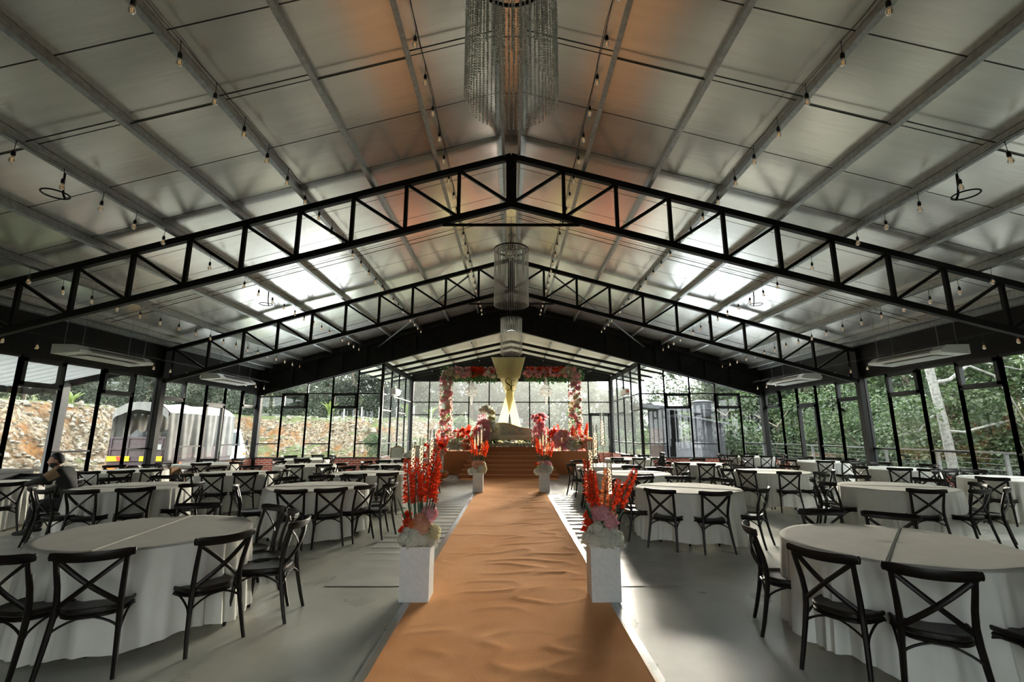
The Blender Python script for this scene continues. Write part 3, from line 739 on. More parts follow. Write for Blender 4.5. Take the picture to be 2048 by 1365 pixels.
for s in (-1, 1):
    m = MB(); m.box((s*.88, -.03, .74), (.34, .06, .14)); m.build('tail_lamp', red_ref if s > 0 else orange_lamp, t, smooth=False)
for y in (.9, 2.0, 3.1):
    m = MB(); m.box((W/2+.03, y, .86), (.03, .12, .07)); m.build('side_marker_lamp', orange_lamp, t, smooth=False)
m = MB(); cy = BL+.15; prof = [(cy, .45), (cy, 2.15), (cy+.75, 2.2), (cy+1.25, 1.45), (cy+1.42, 1.2), (cy+1.45, .45)]
m.prism([(a, b) for a, b in prof], -.92, .92, axis='x'); cab = m.build('cab', truck_white, t, smooth=False)
m = MB(); m.add([(.925, cy+.15, 1.4), (.925, cy+.85, 1.4), (.925, cy+.68, 2.05), (.925, cy+.15, 2.05)], [(0, 1, 2, 3)]); m.add([(-.8, cy+1.27, 1.46), (.8, cy+1.27, 1.46), (.75, cy+.80, 2.16), (-.75, cy+.80, 2.16)], [(0, 1, 2, 3)])
m.build('cab_window', mat('dark_cab_glass', (.10, .12, .13), .1), cab, smooth=False)
m = MB(); m.sweep([(.95, cy+1.0, 1.5), (1.12, cy+1.05, 1.52)], .015, 6); m.box((1.15, cy+1.05, 1.55), (.10, .05, .26)); m.build('wing_mirror', rubber, cab, smooth=False)
m = MB(); m.box((.93, cy+1.30, 1.0), (.03, .14, .10)); m.build('corner_lamp', orange_lamp, cab, smooth=False)
for y in (.95, cy+.75):
    for s in (-1, 1):
        m = MB(); prof = [(.12, -.12), (.34, -.12), (.38, -.08), (.38, .08), (.34, .12), (.12, .12)]
        o = len(m.v); m.lathe(prof, seg=20)
        w_ = m.build('wheel', rubber, t); w_.rotation_euler = (0, R(90), 0); w_.location = (s*.82, y, .40)
# porch with corrugated canopy outside the left windows
t = thing('porch_canopy', 'corrugated metal porch roof on a grey column outside the left windows', 'canopy', (0, 0, 0))
m = MB()
m.grid(lambda u, v: (-11.85-3.2*u, 5.0+v*9.6, 3.74-.70*u+.045*math.sin(v*9.6*2*PI/.34)), 2, 230)
m.build('roof_sheet', mat('pale_porch_zinc', (.42, .44, .46), .5, .2, trans=(.12, (.5, .52, .54))), t)
m = MB(); m.bar((-14.95, 5, 2.95), (-14.95, 14.6, 2.95), .08, .2); m.bar((-11.85, 14.55, 3.62), (-15.0, 14.55, 2.92), .08, .20); m.bar((-11.9, 9.6, 3.60), (-15.0, 9.6, 2.90), .08, .16); m.build('canopy_beam', black_steel, t, smooth=False)
m = MB(); m.box((-13.8, 14.35, 1.35), (.24, .24, 3.6)); m.build('column', post_mat, t, smooth=False)
m = MB(); m.box((-13.85, 14.15, 2.95), (.3, .2, .22)); m.build('floodlight', rubber, t, smooth=False)

# deck and cable railing outside the right wall
m = MB(); m.box((13.1, 17, -.20), (2.7, 34, .12)); struct(m.build('ground_deck', deck_mat, smooth=False))
t = thing('cable_railing', 'galvanized cable railing along the deck outside the right windows', 'railing', (14.3, 0, 0))
m = MB(); m.box((0, 17, 1.10), (.07, 34, .05)); m.build('handrail', rail_mat, t, smooth=False)
for i in range(16):
    m = MB(); m.box((0, .6+i*2.2, .45), (.10, .05, 1.26)); m.build('rail_post', rail_mat, t, smooth=False)
for z in (.12, .28, .44, .60, .76, .92):
    m = MB(); m.sweep([(0, 0, z), (0, 34, z)], .006, 5); m.build('cable', rail_mat, t)

# shed with water tank outside the right end wall
t = thing('shed', 'grey corrugated shed with lean-to roof outside the right end wall', 'shed', (0, 0, 0))
def corr(m, p0, p1, z0, z1, pitch=.12, amp=.02):
    a, b = Vector((*p0, 0)), Vector((*p1, 0)); L = (b-a).length; nrm = (b-a).normalized().cross(Vector((0, 0, 1)))
    n = max(4, int(L/pitch*4))
    z1f = z1 if callable(z1) else (lambda u: z1)
    m.grid(lambda u, v: tuple(a.lerp(b, u)+nrm*amp*math.sin(u*L/pitch*2*PI)+Vector((0, 0, z0+(z1f(u)-z0)*v))), n, 1)
G = -.4
m = MB(); corr(m, (10.5, 27.6), (12.75, 28.3), G, lambda u: 2.52-.28*u); corr(m, (12.75, 28.3), (14.0, 32.5), G, 2.24); m.build('front_wall', shed_grey, t)
m = MB(); m.box((9.0, 29.0, 1.35), (.12, 3.6, 3.6)); m.box((9.9, 30.6, 1.35), (1.9, .12, 3.6)); m.build('back_wall', shed_grey, t, smooth=False)
m = MB(); m.box((8.75, 28.0, .75), (1.1, .12, 2.3)); m.build('brick_panel', shed_brown, t, smooth=False)
m = MB(); m.add([(9.6, 27.0, 2.74), (13.15, 28.05, 2.20), (14.4, 33, 2.20), (9.8, 33, 2.74)], [(0, 1, 2, 3)]); m.add([(9.6, 27.0, 2.66), (13.15, 28.05, 2.12), (13.15, 28.05, 2.22), (9.6, 27.0, 2.76)], [(0, 1, 2, 3)]); m.build('lean_to_roof', corrug, t, smooth=False)
m = MB(); m.add([(7.6, 28.2, 3.45), (11.4, 28.2, 3.05), (11.4, 33, 3.05), (7.6, 33, 3.45)], [(0, 1, 2, 3)]); m.box((9.5, 28.22, 3.13), (3.8, .08, .22), M=Matrix.Rotation(R(5.8), 3, 'Y')); m.build('main_roof', corrug, t, smooth=False)
m = MB(); m.box((9.9, 27.6, 1.9), (.06, .08, 1.5)); m.box((10.5, 27.6, 1.9), (.06, .08, 1.5)); m.box((10.2, 27.6, 2.6), (.66, .08, .08)); m.box((10.2, 27.6, 2.1), (.66, .08, .05)); m.box((10.2, 27.6, 1.2), (.66, .08, .06)); m.build('window_frame', rail_mat, t, smooth=False)
m = MB(); corr(m, (9.3, 26.9), (10.9, 27.2), G, 1.15, .09, .02); m.build('zinc_panel', corrug, t)
m = MB(); m.box((11.9, 28.4, .9), (.10, .10, 2.7)); m.box((11.2, 28.2, .9), (.1, .1, 2.7)); m.build('door_post', mat('timber_post', (.22, .15, .08), .9), t, smooth=False)
m = MB(); m.box((12.3, 29.8, 2.62), (2.2, 1.8, .07)); m.box((11.4, 29.2, 2.5), (.08, .08, .3)); m.box((13.2, 29.2, 2.4), (.08, .08, .5)); m.build('tank_platform', black_steel, t, smooth=False)
m = MB(); m.lathe([(.01, 0), (.57, 0), (.59, .05), (.59, .42), (.62, .44), (.62, .48), (.59, .50), (.59, .90), (.64, .93), (.61, .98), (.30, 1.06), (.01, 1.08)], seg=28)
tag(m.build('water_tank', tank_mat, loc=(12.15, 29.8, 2.655)), 'round dark plastic water tank on the shed roof platform', 'water tank')

# ------------------------------------------------------------------ runner, floor sheets, stage
random.seed(3)
def rip(x, y):
    a = mnoise.noise(Vector((x*.9, y*1.9, .3))); b = mnoise.noise(Vector((x*1.6+y*.5, y*3.4-x*1.1, 4.2)))
    r = max(0, .32-abs(b))/.32
    return .012+sm((1.03-abs(x+.02))/.16)*(.008*max(0, a)+.016*r*r*(.35+.65*sm((x+1.0)/1.6))*sm((a+.45)/.6))
m = MB(); m.grid(lambda u, v: (-1.05+2.06*u, .6+16.8*v, rip(-1.05+2.06*u, .6+16.8*v)), 56, 520)
m.grid(lambda u, v: (-1.85+3.55*u, 17.15+.86*v, .016+.006*mnoise.noise(Vector((u*9, v*5, 2)))), 40, 10)
tag(m.build('aisle_runner', runner_mat), 'orange felt aisle runner leading up to the stage steps', 'carpet')
for s, nm in ((-1, 'left'), (1, 'right')):
    m = MB(); m.grid(lambda u, v: (s*1.04-.02*(s > 0)+(u-.5)*.075, .6+16.2*v, .017+.006*mnoise.noise(Vector((v*60, s, 0)))), 2, 160)
    tag(m.build('edge_tape', white_tape), 'clear shiny tape strip holding down the %s edge of the runner' % nm, 'tape')
    def shz(x, y):
        ph = y*2*PI/.36+1.6*mnoise.noise(Vector((x*.8, y*.7, 9)))*2
        amp = .032*sm((y-6)/1.5)*sm((15.2-y)/2.5)*(.5+.5*mnoise.noise(Vector((x*.7, y*.5, s*5))))*(1 if s > 0 else .6)
        return .006+max(0, amp)*max(0, math.sin(ph))**1.6
    m = MB(); m.grid(lambda u, v: (s*(1.09+.98*u), 5.6+12.2*v, shz(s*(1.09+.98*u), 5.6+12.2*v)), 14, 520)
    o = m.build('floor_sheet', vinyl_mat); tag(o, 'rippled grey floor sheet lying beside the %s edge of the orange runner' % nm, 'floor sheet')

stg = thing('stage', 'brown carpeted stage in the glass alcove', 'stage', (0, 0, 0))
m = MB(); m.box((.13, (19.66+25.2)/2, .465), (6.86, 5.54, .93)); m.build('platform', stage_mat, stg, smooth=False)
m = MB(); m.box((-.12, 22.0, 1.01), (2.7, 3.4, .16)); m.build('podium', stage_mat, stg, smooth=False)
st = thing('stage_steps', 'flight of brown carpeted steps in front of the stage', 'steps', (-.10, 18.0, 0))
for i in range(5):
    h = .93/6*(i+1); hw = 1.88-.075*i; y0 = .332*i
    m = MB(); m.box((0, (y0+1.655)/2, h-.93/12+0), (2*hw, 1.655-y0, .93/6)); m.box((0, y0-.006, h-.012), (2*hw+.01, .03, .024), mi=1)
    m.build('step', [stage_mat, mat('step_nosing', (.60, .31, .16), .9)], st, smooth=False)

# ------------------------------------------------------------------ chairs
ch = thing('cross_back_chair', 'brown cross-back chair', 'chair')
m = MB()
def seat_out(a, k=1.):
    c, s_ = math.cos(a), math.sin(a); e = .62
    x = (abs(c)**e)*(1 if c > 0 else -1); y = (abs(s_)**e)*(1 if s_ > 0 else -1)
    w = .205+.022*y
    return (x*w*k, y*.205*k)
n_ = 28
rings = [(.05, .437), (.55, .437), (.86, .442), (.95, .452), (1.0, .447), (1.0, .425), (.93, .415), (.05, .415)]
vs = []
for k, z in rings:
    for i in range(n_):
        x, y = seat_out(2*PI*i/n_, k); vs.append((x, y, z+(.004 if k > .9 else 0)))
fs = [(j*n_+i, j*n_+(i+1) % n_, (j+1)*n_+(i+1) % n_, (j+1)*n_+i) for j in range(len(rings)-1) for i in range(n_)]
fs.append(tuple(range(n_))); fs.append(tuple((len(rings)-1)*n_+i for i in range(n_))[::-1])
fs = [f[::-1] for f in fs]
m.add(vs, fs); m.build('seat', seat_mat, ch)
m = MB()
m.sweep([(*seat_out(2*PI*i/24, .93), .402) for i in range(25)], .016, 6, ref=(0, 0, 1), cap=False); m.build('seat_ring', brown_chair, ch)
for s in (-1, 1):
    m = MB(); m.sweep([(s*.222, -.285, 0), (s*.212, -.255, .12), (s*.198, -.222, .28), (s*.186, -.200, .42), (s*.182, -.198, .52), (s*.186, -.216, .62), (s*.194, -.246, .72), (s*.200, -.268, .80)], [.015, .017, .019, .021, .020, .019, .018, .017], 8)
    m.build('leg', brown_chair, ch)
    m = MB(); m.sweep([(s*.226, .235, 0), (s*.216, .218, .12), (s*.203, .198, .28), (s*.190, .180, .425)], [.014, .016, .018, .020], 8); m.build('leg', brown_chair, ch)
def crest(u, v):
    a = (u*2-1); x = a*.238; y = -.325+.062*a*a; t = v*2*PI
    h = .036*(1-.30*max(0, abs(a)-.75)*4*.25); th = .015
    if abs(a) > .93: h *= .8; th *= .8
    return (x, y+math.cos(t)*th-.012*math.sin(t), .822+.010*a*a+math.sin(t)*h)
m = MB(); m.grid(crest, 18, 10)
for a in (-1, 1): m.ball((a*.238, -.263, .832), .0275, 8, 5, sq=(.45, .55, 1.05))
m.build('crest_rail', brown_chair, ch)
for s in (-1, 1):
    m = MB(); pts = []
    for i in range(11):
        u = i/10; pts.append((s*(-.178+.36*u), -.202-.062*u-.045*math.sin(PI*u)-s*.006, .475+.315*u))
    m.sweep(pts, .0175, 6, flat=.42, ref=(0, 0, 1) if False else None); m.build('cross_brace', brown_chair, ch)
for (p0, p1) in (((-.198, -.222, .30), (.198, -.222, .30)), ((-.200, .197, .30), (.200, .197, .30)), ((-.205, -.21, .30), (-.205, .19, .30)), ((.205, -.21, .30), (.205, .19, .30))):
    m = MB(); a, b = Vector(p0), Vector(p1)
    for (q0, q1) in ((a, b), (b, a)):
        m.sweep([tuple(q0.lerp(q1, u)+Vector((0, 0, .10*min(1, (u/.36)**.55)))) for u in (0, .03, .08, .16, .26, .38, .5)], .0085, 6)
    m.build('bentwood_brace', brown_chair, ch)
chair_used = []

# ------------------------------------------------------------------ tables
TR = .84; TH = .775
def cloth_mesh(seed, front_lump=False):
    rnd = random.Random(seed); ph = [rnd.uniform(0, 6.3) for _ in range(8)]
    NS = 240; m = MB()
    def fold(a, t):
        f = .45*math.sin(26*a+ph[0]+1.3*math.sin(3*a+ph[1]))+.30*math.sin(41*a+ph[2])+.35*math.sin(13*a+ph[3]+math.sin(5*a))
        g = .5+.5*math.sin(4*a+ph[4]); f += .30*math.sin(63*a+ph[7])*(.3+.7*g)+.35*(1-2*abs(math.sin(9.5*a+ph[6]))**.6)*g; return f*(.35+.65*g)
    rows = []
    for k in (.02, .35, .7, .93, .985): rows.append([(TR*k*math.cos(2*PI*i/NS), TR*k*math.sin(2*PI*i/NS), TH+.0015*math.sin(9*i/NS*6.28+k*9)) for i in range(NS)])
    rows.append([((TR+.004)*math.cos(2*PI*i/NS), (TR+.004)*math.sin(2*PI*i/NS), TH-.012) for i in range(NS)])
    nv = 12
    for j in range(1, nv+1):
        t = j/nv; row = []
        for i in range(NS):
            a = 2*PI*i/NS; r = TR+.004+.050*t+.044*fold(a, t)*t**.6
            hem = .055+.030*math.sin(3*a+ph[5])+.02*math.sin(7*a+ph[6])
            z = TH-.012-(TH-.012-hem)*t
            row.append((r*math.cos(a), r*math.sin(a), z))
        rows.append(row)
    vs = [p for r in rows for p in r]
    fs = [tuple(range(NS))]+[(j*NS+i, (j+1)*NS+i, (j+1)*NS+(i+1) % NS, j*NS+(i+1) % NS) for j in range(len(rows)-1) for i in range(NS)]
    m.add(vs, fs); return m.mesh('tablecloth', cloth_mat)
cloths = [cloth_mesh(i) for i in range(4)]
sm_ = MB(); sm_.box((0, 0, TH+.0025), (1.62, .010, .004)); sm_.box((0, .007, TH+.004), (1.60, .004, .006)); crease_me = sm_.mesh('cloth_join', crease_mat, False)
tp_ = MB(); tp_.lathe([(.01, TH-.045), (.815, TH-.045), (.82, TH-.03), (.815, TH-.012), (.01, TH-.012)], seg=40); top_me = tp_.mesh('tabletop', mat('plywood', (.28, .20, .12), .7))
lg = MB(); lg.sweep([(0, 0, 0), (0, 0, TH-.05)], .016, 8); lg.lathe([(.02, 0), (.024, .005), (.024, .03), (.018, .035)], seg=10); leg_me = lg.mesh('leg', black_steel)
T_ORD = {}
TABLES = {  # name: (x, y, cloth rotation, label phrase, chairs [(azimuth, distance)])
'L1': (-3.40, 4.66, 100, 'front table left of the runner', [(-96, 1.24), (-70, 1.24), (-27, 1.22), (6, 1.40), (26, 1.25), (54, 1.22), (106, 1.22)]),
'L2': (-3.34, 8.37, 10, 'second table left of the runner', [(-150, 1.26), (-86, 1.22), (-59, 1.22), (-30, 1.20), (-12, 1.42), (18, 1.25), (81, 1.22), (109, 1.22), (141, 1.22)]),
'L7': (-3.27, 11.04, 5, 'third table left of the runner', [(-136, 1.22), (-86, 1.22), (-54, 1.22), (77, 1.22), (106, 1.22), (132, 1.22), (160, 1.22)]),
'L11': (-3.21, 13.6, 0, 'fourth table left of the runner', [(-87, 1.22), (-34, 1.22), (-4, 1.22), (98, 1.22), (126, 1.22), (154, 1.22)]),
'L3': (-6.50, 8.32, 20, 'front mid-left table', [(-142, 1.26), (-113, 1.24), (-82, 1.22), (-50, 1.22), (-9, 1.22), (103, 1.22), (142, 1.22)]),
'L5': (-6.39, 11.04, 15, 'second mid-left table', [(-108, 1.22), (-77, 1.22), (-47, 1.22), (-18, 1.25), (9, 1.22), (98, 1.22), (137, 1.22), (168, 1.22)]),
'L6': (-5.83, 13.66, 5, 'third mid-left table', [(-80, 1.22), (-45, 1.22), (-14, 1.22), (119, 1.22), (152, 1.22)]),
'L10': (-7.27, 16.8, 0, 'rear mid-left table', [(-108, 1.22), (-70, 1.22), (-25, 1.22), (59, 1.22), (89, 1.22), (135, 1.22)]),
'LP': (-9.54, 8.70, 30, "seated person's table", [(-26, 1.22), (-2, 1.74), (103, 1.22), (132, 1.22)]),
'L9': (-9.33, 11.69, 25, 'second table by the left windows', [(-86, 1.22), (-56, 1.22), (-28, 1.22), (102, 1.22), (142, 1.22)]),
'L8': (-9.09, 14.30, 10, 'third table by the left windows', [(-62, 1.22), (-17, 1.22), (76, 1.22), (120, 1.22)]),
'R1': (3.23, 4.17, 48, 'front table right of the runner', [(-149, 1.22), (-120, 1.26), (-84, 1.24), (53, 1.22), (82, 1.22), (163, 1.14)]),
'R2': (2.96, 8.14, 150, 'second table right of the runner', [(-171, 1.22), (-130, 1.22), (-92, 1.22), (-40, 1.22), (40, 1.22), (78, 1.22), (111, 1.22), (160, 1.26)]),
'R5': (2.78, 11.04, 0, 'third table right of the runner', [(174, 1.22), (-158, 1.22), (-95, 1.22), (-33, 1.22), (35, 1.22), (77, 1.22)]),
'R11': (2.66, 13.6, 5, 'fourth table right of the runner', [(-152, 1.22), (-66, 1.22), (54, 1.22), (126, 1.22)]),
'R10': (4.20, 17.12, 0, "table near the stage's right corner", [(-122, 1.22), (-87, 1.22), (-55, 1.22), (48, 1.22), (78, 1.22), (150, 1.22), (180, 1.26)]),
'R3': (6.61, 8.32, 160, 'front mid-right table', [(-110, 1.22), (-70, 1.22), (-43, 1.36), (-14, 1.24), (26, 1.22), (81, 1.22), (150, 1.24), (179, 1.22)]),
'R4': (6.23, 11.52, 170, 'second mid-right table', [(-172, 1.22), (-143, 1.22), (-101, 1.22), (-66, 1.22), (-38, 1.26), (40, 1.22), (104, 1.22), (147, 1.22)]),
'R6': (5.67, 14.3, 0, 'third mid-right table', [(-166, 1.22), (-138, 1.22), (-105, 1.22), (-75, 1.22), (-11, 1.22), (30, 1.22), (74, 1.22)]),
'R9': (10.1, 9.70, 150, 'front table by the right windows', [(-150, 1.22), (75, 1.22), (101, 1.22), (129, 1.22)]),
'R8': (9.95, 12.40, 165, 'second table by the right windows', [(-168, 1.22), (-126, 1.22), (-98, 1.22), (-70, 1.22), (16, 1.22), (68, 1.22), (97, 1.22)]),
'R7': (9.95, 15.4, 0, 'third table by the right windows', [(-166, 1.22), (-117, 1.22), (-86, 1.22), (6, 1.22), (38, 1.22), (79, 1.22), (166, 1.22)]),
'R12': (9.3, 18.6, 0, 'far corner table at right', [(-176, 1.22), (-150, 1.22), (-122, 1.22), (-89, 1.22), (-61, 1.22), (-34, 1.22), (61, 1.22), (138, 1.22)]),
'L12': (-3.75, 16.9, 0, "table near the stage's left corner", [(-72, 1.22)]),
}
random.seed(8)
BOX_TOUCHED = set()
for ti, (key, (tx, ty, rot, phrase, chairs)) in enumerate(TABLES.items()):
    t = thing('round_table', 'round folding table under the white cloth, ' + phrase, 'table', (tx, ty, 0), R(rot), 'round banquet tables')
    link('tabletop', top_me, t)
    for a in (30, 150, 210, 330): link('leg', leg_me, t, (.60*math.cos(R(a)), .60*math.sin(R(a)), 0))
    cl = link('tablecloth', cloths[ti % 4], None, (tx, ty, 0), (0, 0, R(rot)))
    tag(cl, 'white floor-length cloth on the ' + phrase, 'tablecloth', 'white round tablecloths')
    link('cloth_join', crease_me, cl)
    # say where each chair stands around its table
    side = {'front': [], 'rear': [], 'left': [], 'right': []}
    for (az, d) in chairs:
        a = (az+360) % 360
        k = 'right' if a <= 38 or a >= 322 else 'rear' if a < 142 else 'left' if a <= 218 else 'front'
        side[k].append((az, d))
    for k, L in side.items():
        vert = k in ('left', 'right')
        L.sort(key=lambda q: (math.sin(R(q[0]))*q[1] if vert else math.cos(R(q[0]))*q[1]))
        for j, (az, d) in enumerate(L):
            n = len(L)
            if n == 1: w = 'brown cross-back chair on the %s side of the %s'
            else:
                if vert: q = ('nearer' if n == 2 else 'nearest') if j == 0 else ('farther' if n == 2 else 'farthest') if j == n-1 else 'middle'
                else: q = ('left' if n == 2 else 'leftmost') if j == 0 else ('right' if n == 2 else 'rightmost') if j == n-1 else 'middle' if n == 3 else ('second' if j == 1 else 'third')
                w = 'brown cross-back chair, '+q+' of %d' % n+' on the %s of the %s'
            lab = w % (k, phrase)
            if len(lab.split()) > 16: lab = lab.replace('brown cross-back chair', 'cross-back chair').replace(' of the '+phrase, ' of '+phrase)
            if len(lab.split()) > 16: lab = lab.replace(' on the ', ' at ')
            x, y = tx+d*math.cos(R(az)), ty+d*math.sin(R(az))
            # crest rail sits at local y=-.32 behind the seat centre
            sx, sy = tx+(d-.32)*math.cos(R(az)), ty+(d-.32)*math.sin(R(az))
            put(ch, chair_used, (sx, sy, 0), R(az+90)+random.uniform(-.07, .07), lab, 'cross-back chairs around the tables')
# chairs put away: a nested stack on the right, two tangled on the left
for i in range(4):
    o = put(ch, chair_used, (4.05+.02*i, 13.65+.075*i, .085*i), R(86), 'chair in the nested stack beside the third mid-right table, %s' % ('at the bottom', 'second from the floor', 'third from the floor', 'on top')[i], 'nested stack of chairs')
o = put(ch, chair_used, (-9.95, 12.95+.55, 0), R(70), 'cross-back chair standing alone between the second and third left window tables')
o = put(ch, chair_used, (-9.0, 12.95, 0), R(-75), 'cross-back chair turned sideways amid the tangle before the third left window table')

# high-backed upholstered chairs by the stage
hb = thing('high_back_chair', 'high-backed chair', 'chair')
m = MB()
def hb_out(t):
    pass
prof = [(-.24, 0), (-.24, 1.10), (-.20, 1.12), (-.17, 1.10), (-.10, 1.15), (0, 1.17), (.10, 1.15), (.17, 1.10), (.20, 1.12), (.24, 1.10), (.24, 0)]
m.sweep([(x, -.22-.06*(z/1.17), z) for x, z in prof], .022, 8); m.bar((-.24, -.24, .46), (.24, -.24, .46), .04, .05); m.build('back_frame', wood_frame, hb)
m = MB(); m.prism([(-.22, .48), (.22, .48), (.22, 1.08), (.10, 1.125), (0, 1.145), (-.10, 1.125), (-.22, 1.08)], -.29, -.25); m.build('back_panel', uphol, hb, smooth=False)
m = MB(); m.box((0, 0, .43), (.50, .48, .10)); m.build('seat', uphol, hb, smooth=False)
for s in (-1, 1): m = MB(); m.sweep([(s*.22, .21, 0), (s*.22, .21, .40)], [.018, .026], 8); m.build('leg', wood_frame, hb)
hu = []
put(hb, hu, (-4.35, 17.95, 0), R(180), 'high-backed sage chair, left of two behind the table near the stage', 'high-backed sage chairs')
put(hb, hu, (-3.68, 18.15, 0), R(172), 'high-backed sage chair, right of two behind the table near the stage', 'high-backed sage chairs')

# ------------------------------------------------------------------ flowers
random.seed(14)
def hydrangea(name, mt, nf=90):
    m = MB()
    for i in range(nf):
        z = 1-2*(i+.5)/nf; a = i*2.39996; r = math.sqrt(max(0, 1-z*z))
        if z < -.75: continue
        d = Vector((r*math.cos(a), r*math.sin(a), z)); k = random.uniform(.82, 1.05)
        u = d.orthogonal().normalized(); w = d.cross(u); th = random.uniform(0, 1.6)
        for j in range(4):
            b = th+j*PI/2; e = u*math.cos(b)+w*math.sin(b); f = u*math.cos(b+.75)+w*math.sin(b+.75); g = u*math.cos(b-.75)+w*math.sin(b-.75)
            p = d*k; s = random.uniform(.24, .36); p = d*k*.92
            m.add([p, p+g*s*.62+d*.07, p+e*s*1.05+d*random.uniform(-.02, .16), p+f*s*.62+d*.07], [(0, 1, 2, 3)])
    m.ball((0, 0, 0), .66, 8, 6)
    return m.mesh(name, mt)
def rose(name, mt):
    m = MB()
    for ring in range(5):
        n = 3+ring; r0 = .16+.17*ring; h = .95-.16*ring
        for j in range(n):
            a = 2*PI*j/n+ring*.9; wd = PI/n*1.35
            def pt(u, v, a=a, wd=wd, r0=r0, h=h, ring=ring):
                b = a+(u-.5)*2*wd; rr = .08+(r0-.08)*v**.6+.10*v*v*(ring/4)+.04*math.sin(u*PI); return (rr*math.cos(b), rr*math.sin(b), -.4+(h+.4)*(v**.8)*(1-.12*abs(u-.5)*2)-.18*v**4*(ring/4))
            m.grid(pt, 4, 4)
    m.ball((0, 0, -.1), .35, 8, 5)
    return m.mesh(name, mt)
def gladiolus(name, mt):
    m = MB(); L = 1.
    m.sweep([(0, 0, 0), (.02, 0, .4), (.05, 0, .75), (.11, 0, 1.0)], [.010, .009, .007, .004], 6, mi=1)
    for s in (-1, 1):
        m.grid(lambda u, v: (s*(.02+.10*v)+(u-.5)*.055*(1-v*.9), .015*s, .02+.50*v), 2, 5, mi=1)
    for i in range(24):
        t = .40+.58*i/24; a = (i % 2)*PI+random.uniform(-.9, .9); c = Vector((.02+.09*max(0, t-.4)**1.1+.01, 0, t)); sz = .086*(1.3-t*.8)*random.uniform(.75, 1.2)
        d = Vector((math.cos(a), math.sin(a), .55)).normalized(); u = d.orthogonal().normalized(); w = d.cross(u)
        for j in range(6):
            b = j*PI/3; e = u*math.cos(b)+w*math.sin(b); f = u*math.cos(b+.5)+w*math.sin(b+.5); g = u*math.cos(b-.5)+w*math.sin(b-.5)
            m.add([c, c+d*sz*.8+g*sz*.45, c+d*sz*1.1+e*sz*1.0, c+d*sz*.8+f*sz*.45], [(0, 1, 2, 3)])
    return m.mesh(name, [mt, stem_mat])
def sprig(name, mt, n=26):
    m = MB(); leaves(m, (0, 0, 0), .8, n, .42, sq=(1, 1, .8), shell=.2, droop=.1, lng=2.4); return m.mesh(name, mt, False)
HY = {k: [hydrangea(k+'_hydrangea', v) for _ in range(2)] for k, v in dict(pink=pink_fl, white=white_fl, peach=peach_fl, orange=orange_fl, cream=cream_fl, red=red_fl).items()}
RO = {k: rose(k+'_rose', v) for k, v in dict(pink=pink_fl, white=white_fl, red=red_fl, peach=peach_fl, orange=orange_fl, cream=cream_fl).items()}
GL = gladiolus('red_gladiolus', red_fl); GLO = gladiolus('orange_gladiolus', orange_fl)
SP = [sprig('leaf_sprig', leaf_fl) for _ in range(2)]
def rq(tilt=1.2): return (random.uniform(-tilt, tilt), random.uniform(-tilt, tilt), random.uniform(0, 6.3))
def head(par, kind, col, p, r, tilt=.8):
    me = RO[col] if kind == 'rose' else random.choice(HY[col])
    return link('%s_%s' % (col, kind), me, par, p, rq(tilt), r)
def leaf(par, p, r): return link('leaf_sprig', random.choice(SP), par, p, rq(3), r)
def spike(par, p, L, lean, az, me=None):
    return link('gladiolus_spike', me or GL, par, p, (lean*math.sin(az)*-1, lean*math.cos(az), random.uniform(-.5, .5)), L)

# white boxes with flowers and candle tubes along the runner
def tube_set(par_label, loc, tubes):
    for i, (dx, dy, z0, L, w, lab) in enumerate(tubes):
        t = thing('candle_tube', lab, 'candle holder', (loc[0]+dx, loc[1]+dy, loc[2]))
        m = MB(); m.sweep([(0, 0, 0), (0, 0, z0)], .007, 6); m.build('stem', acrylic, t)
        m = MB(); m.lathe([(w*.5, z0), (w*.5, z0+L), (w*.5-.003, z0+L), (w*.5-.003, z0+.006)], seg=14); m.build('tube', acrylic, t)
        m = MB(); rnd = random.Random(i*7+int(loc[0]*10)); pts = []
        for q in range(46):
            zz = z0+.02+(L*.72)*q/46; a = q*1.9; rr = w*.28; p = (rr*math.cos(a), rr*math.sin(a), zz); pts.append(p)
            if q % 2 == 0: m.ball(p, .0048, 5, 4)
        m.build('fairy_light_string', fairy, t); k = MB(); k.sweep(pts, .0008, 3); k.build('wire', mat('copper_wire', (.5, .3, .15), .4, .8), t)
def pedestal(x, y, rz, label, flab, glads, hyd, tubes, sz=(.30, .30, .52)):
    t = MB(); w, d, h = sz; t.box((0, 0, h/2), (w, d, h)); t.box((0, 0, h-.006), (w-.03, d-.03, .014))
    o = t.build('flower_box', white_ped, smooth=False, loc=(x, y, .012)); o.rotation_euler = (0, 0, rz); tag(o, label, 'pedestal')
    f = thing('flower_arrangement', flab, 'flowers', (x, y, h+.022))
    for (kind, col, p, r) in hyd: head(f, kind, col, p, r, .7)
    for (p, L, lean, az, k) in glads: spike(f, p, L, lean, az, GLO if k else GL)
    for _ in range(10):
        a = random.uniform(0, 6.3); leaf(f, (.13*math.cos(a), .13*math.sin(a), random.uniform(.02, .20)), random.uniform(.05, .085))
    tube_set(flab, (x, y, h+.012+.012), tubes)
def low_white(n, rad, z, r):
    return [('hydrangea', 'white', (rad*math.cos(2*PI*i/n+.3), rad*math.sin(2*PI*i/n+.3), z+.02*(i % 2)), r*random.uniform(.85, 1.1)) for i in range(n)]
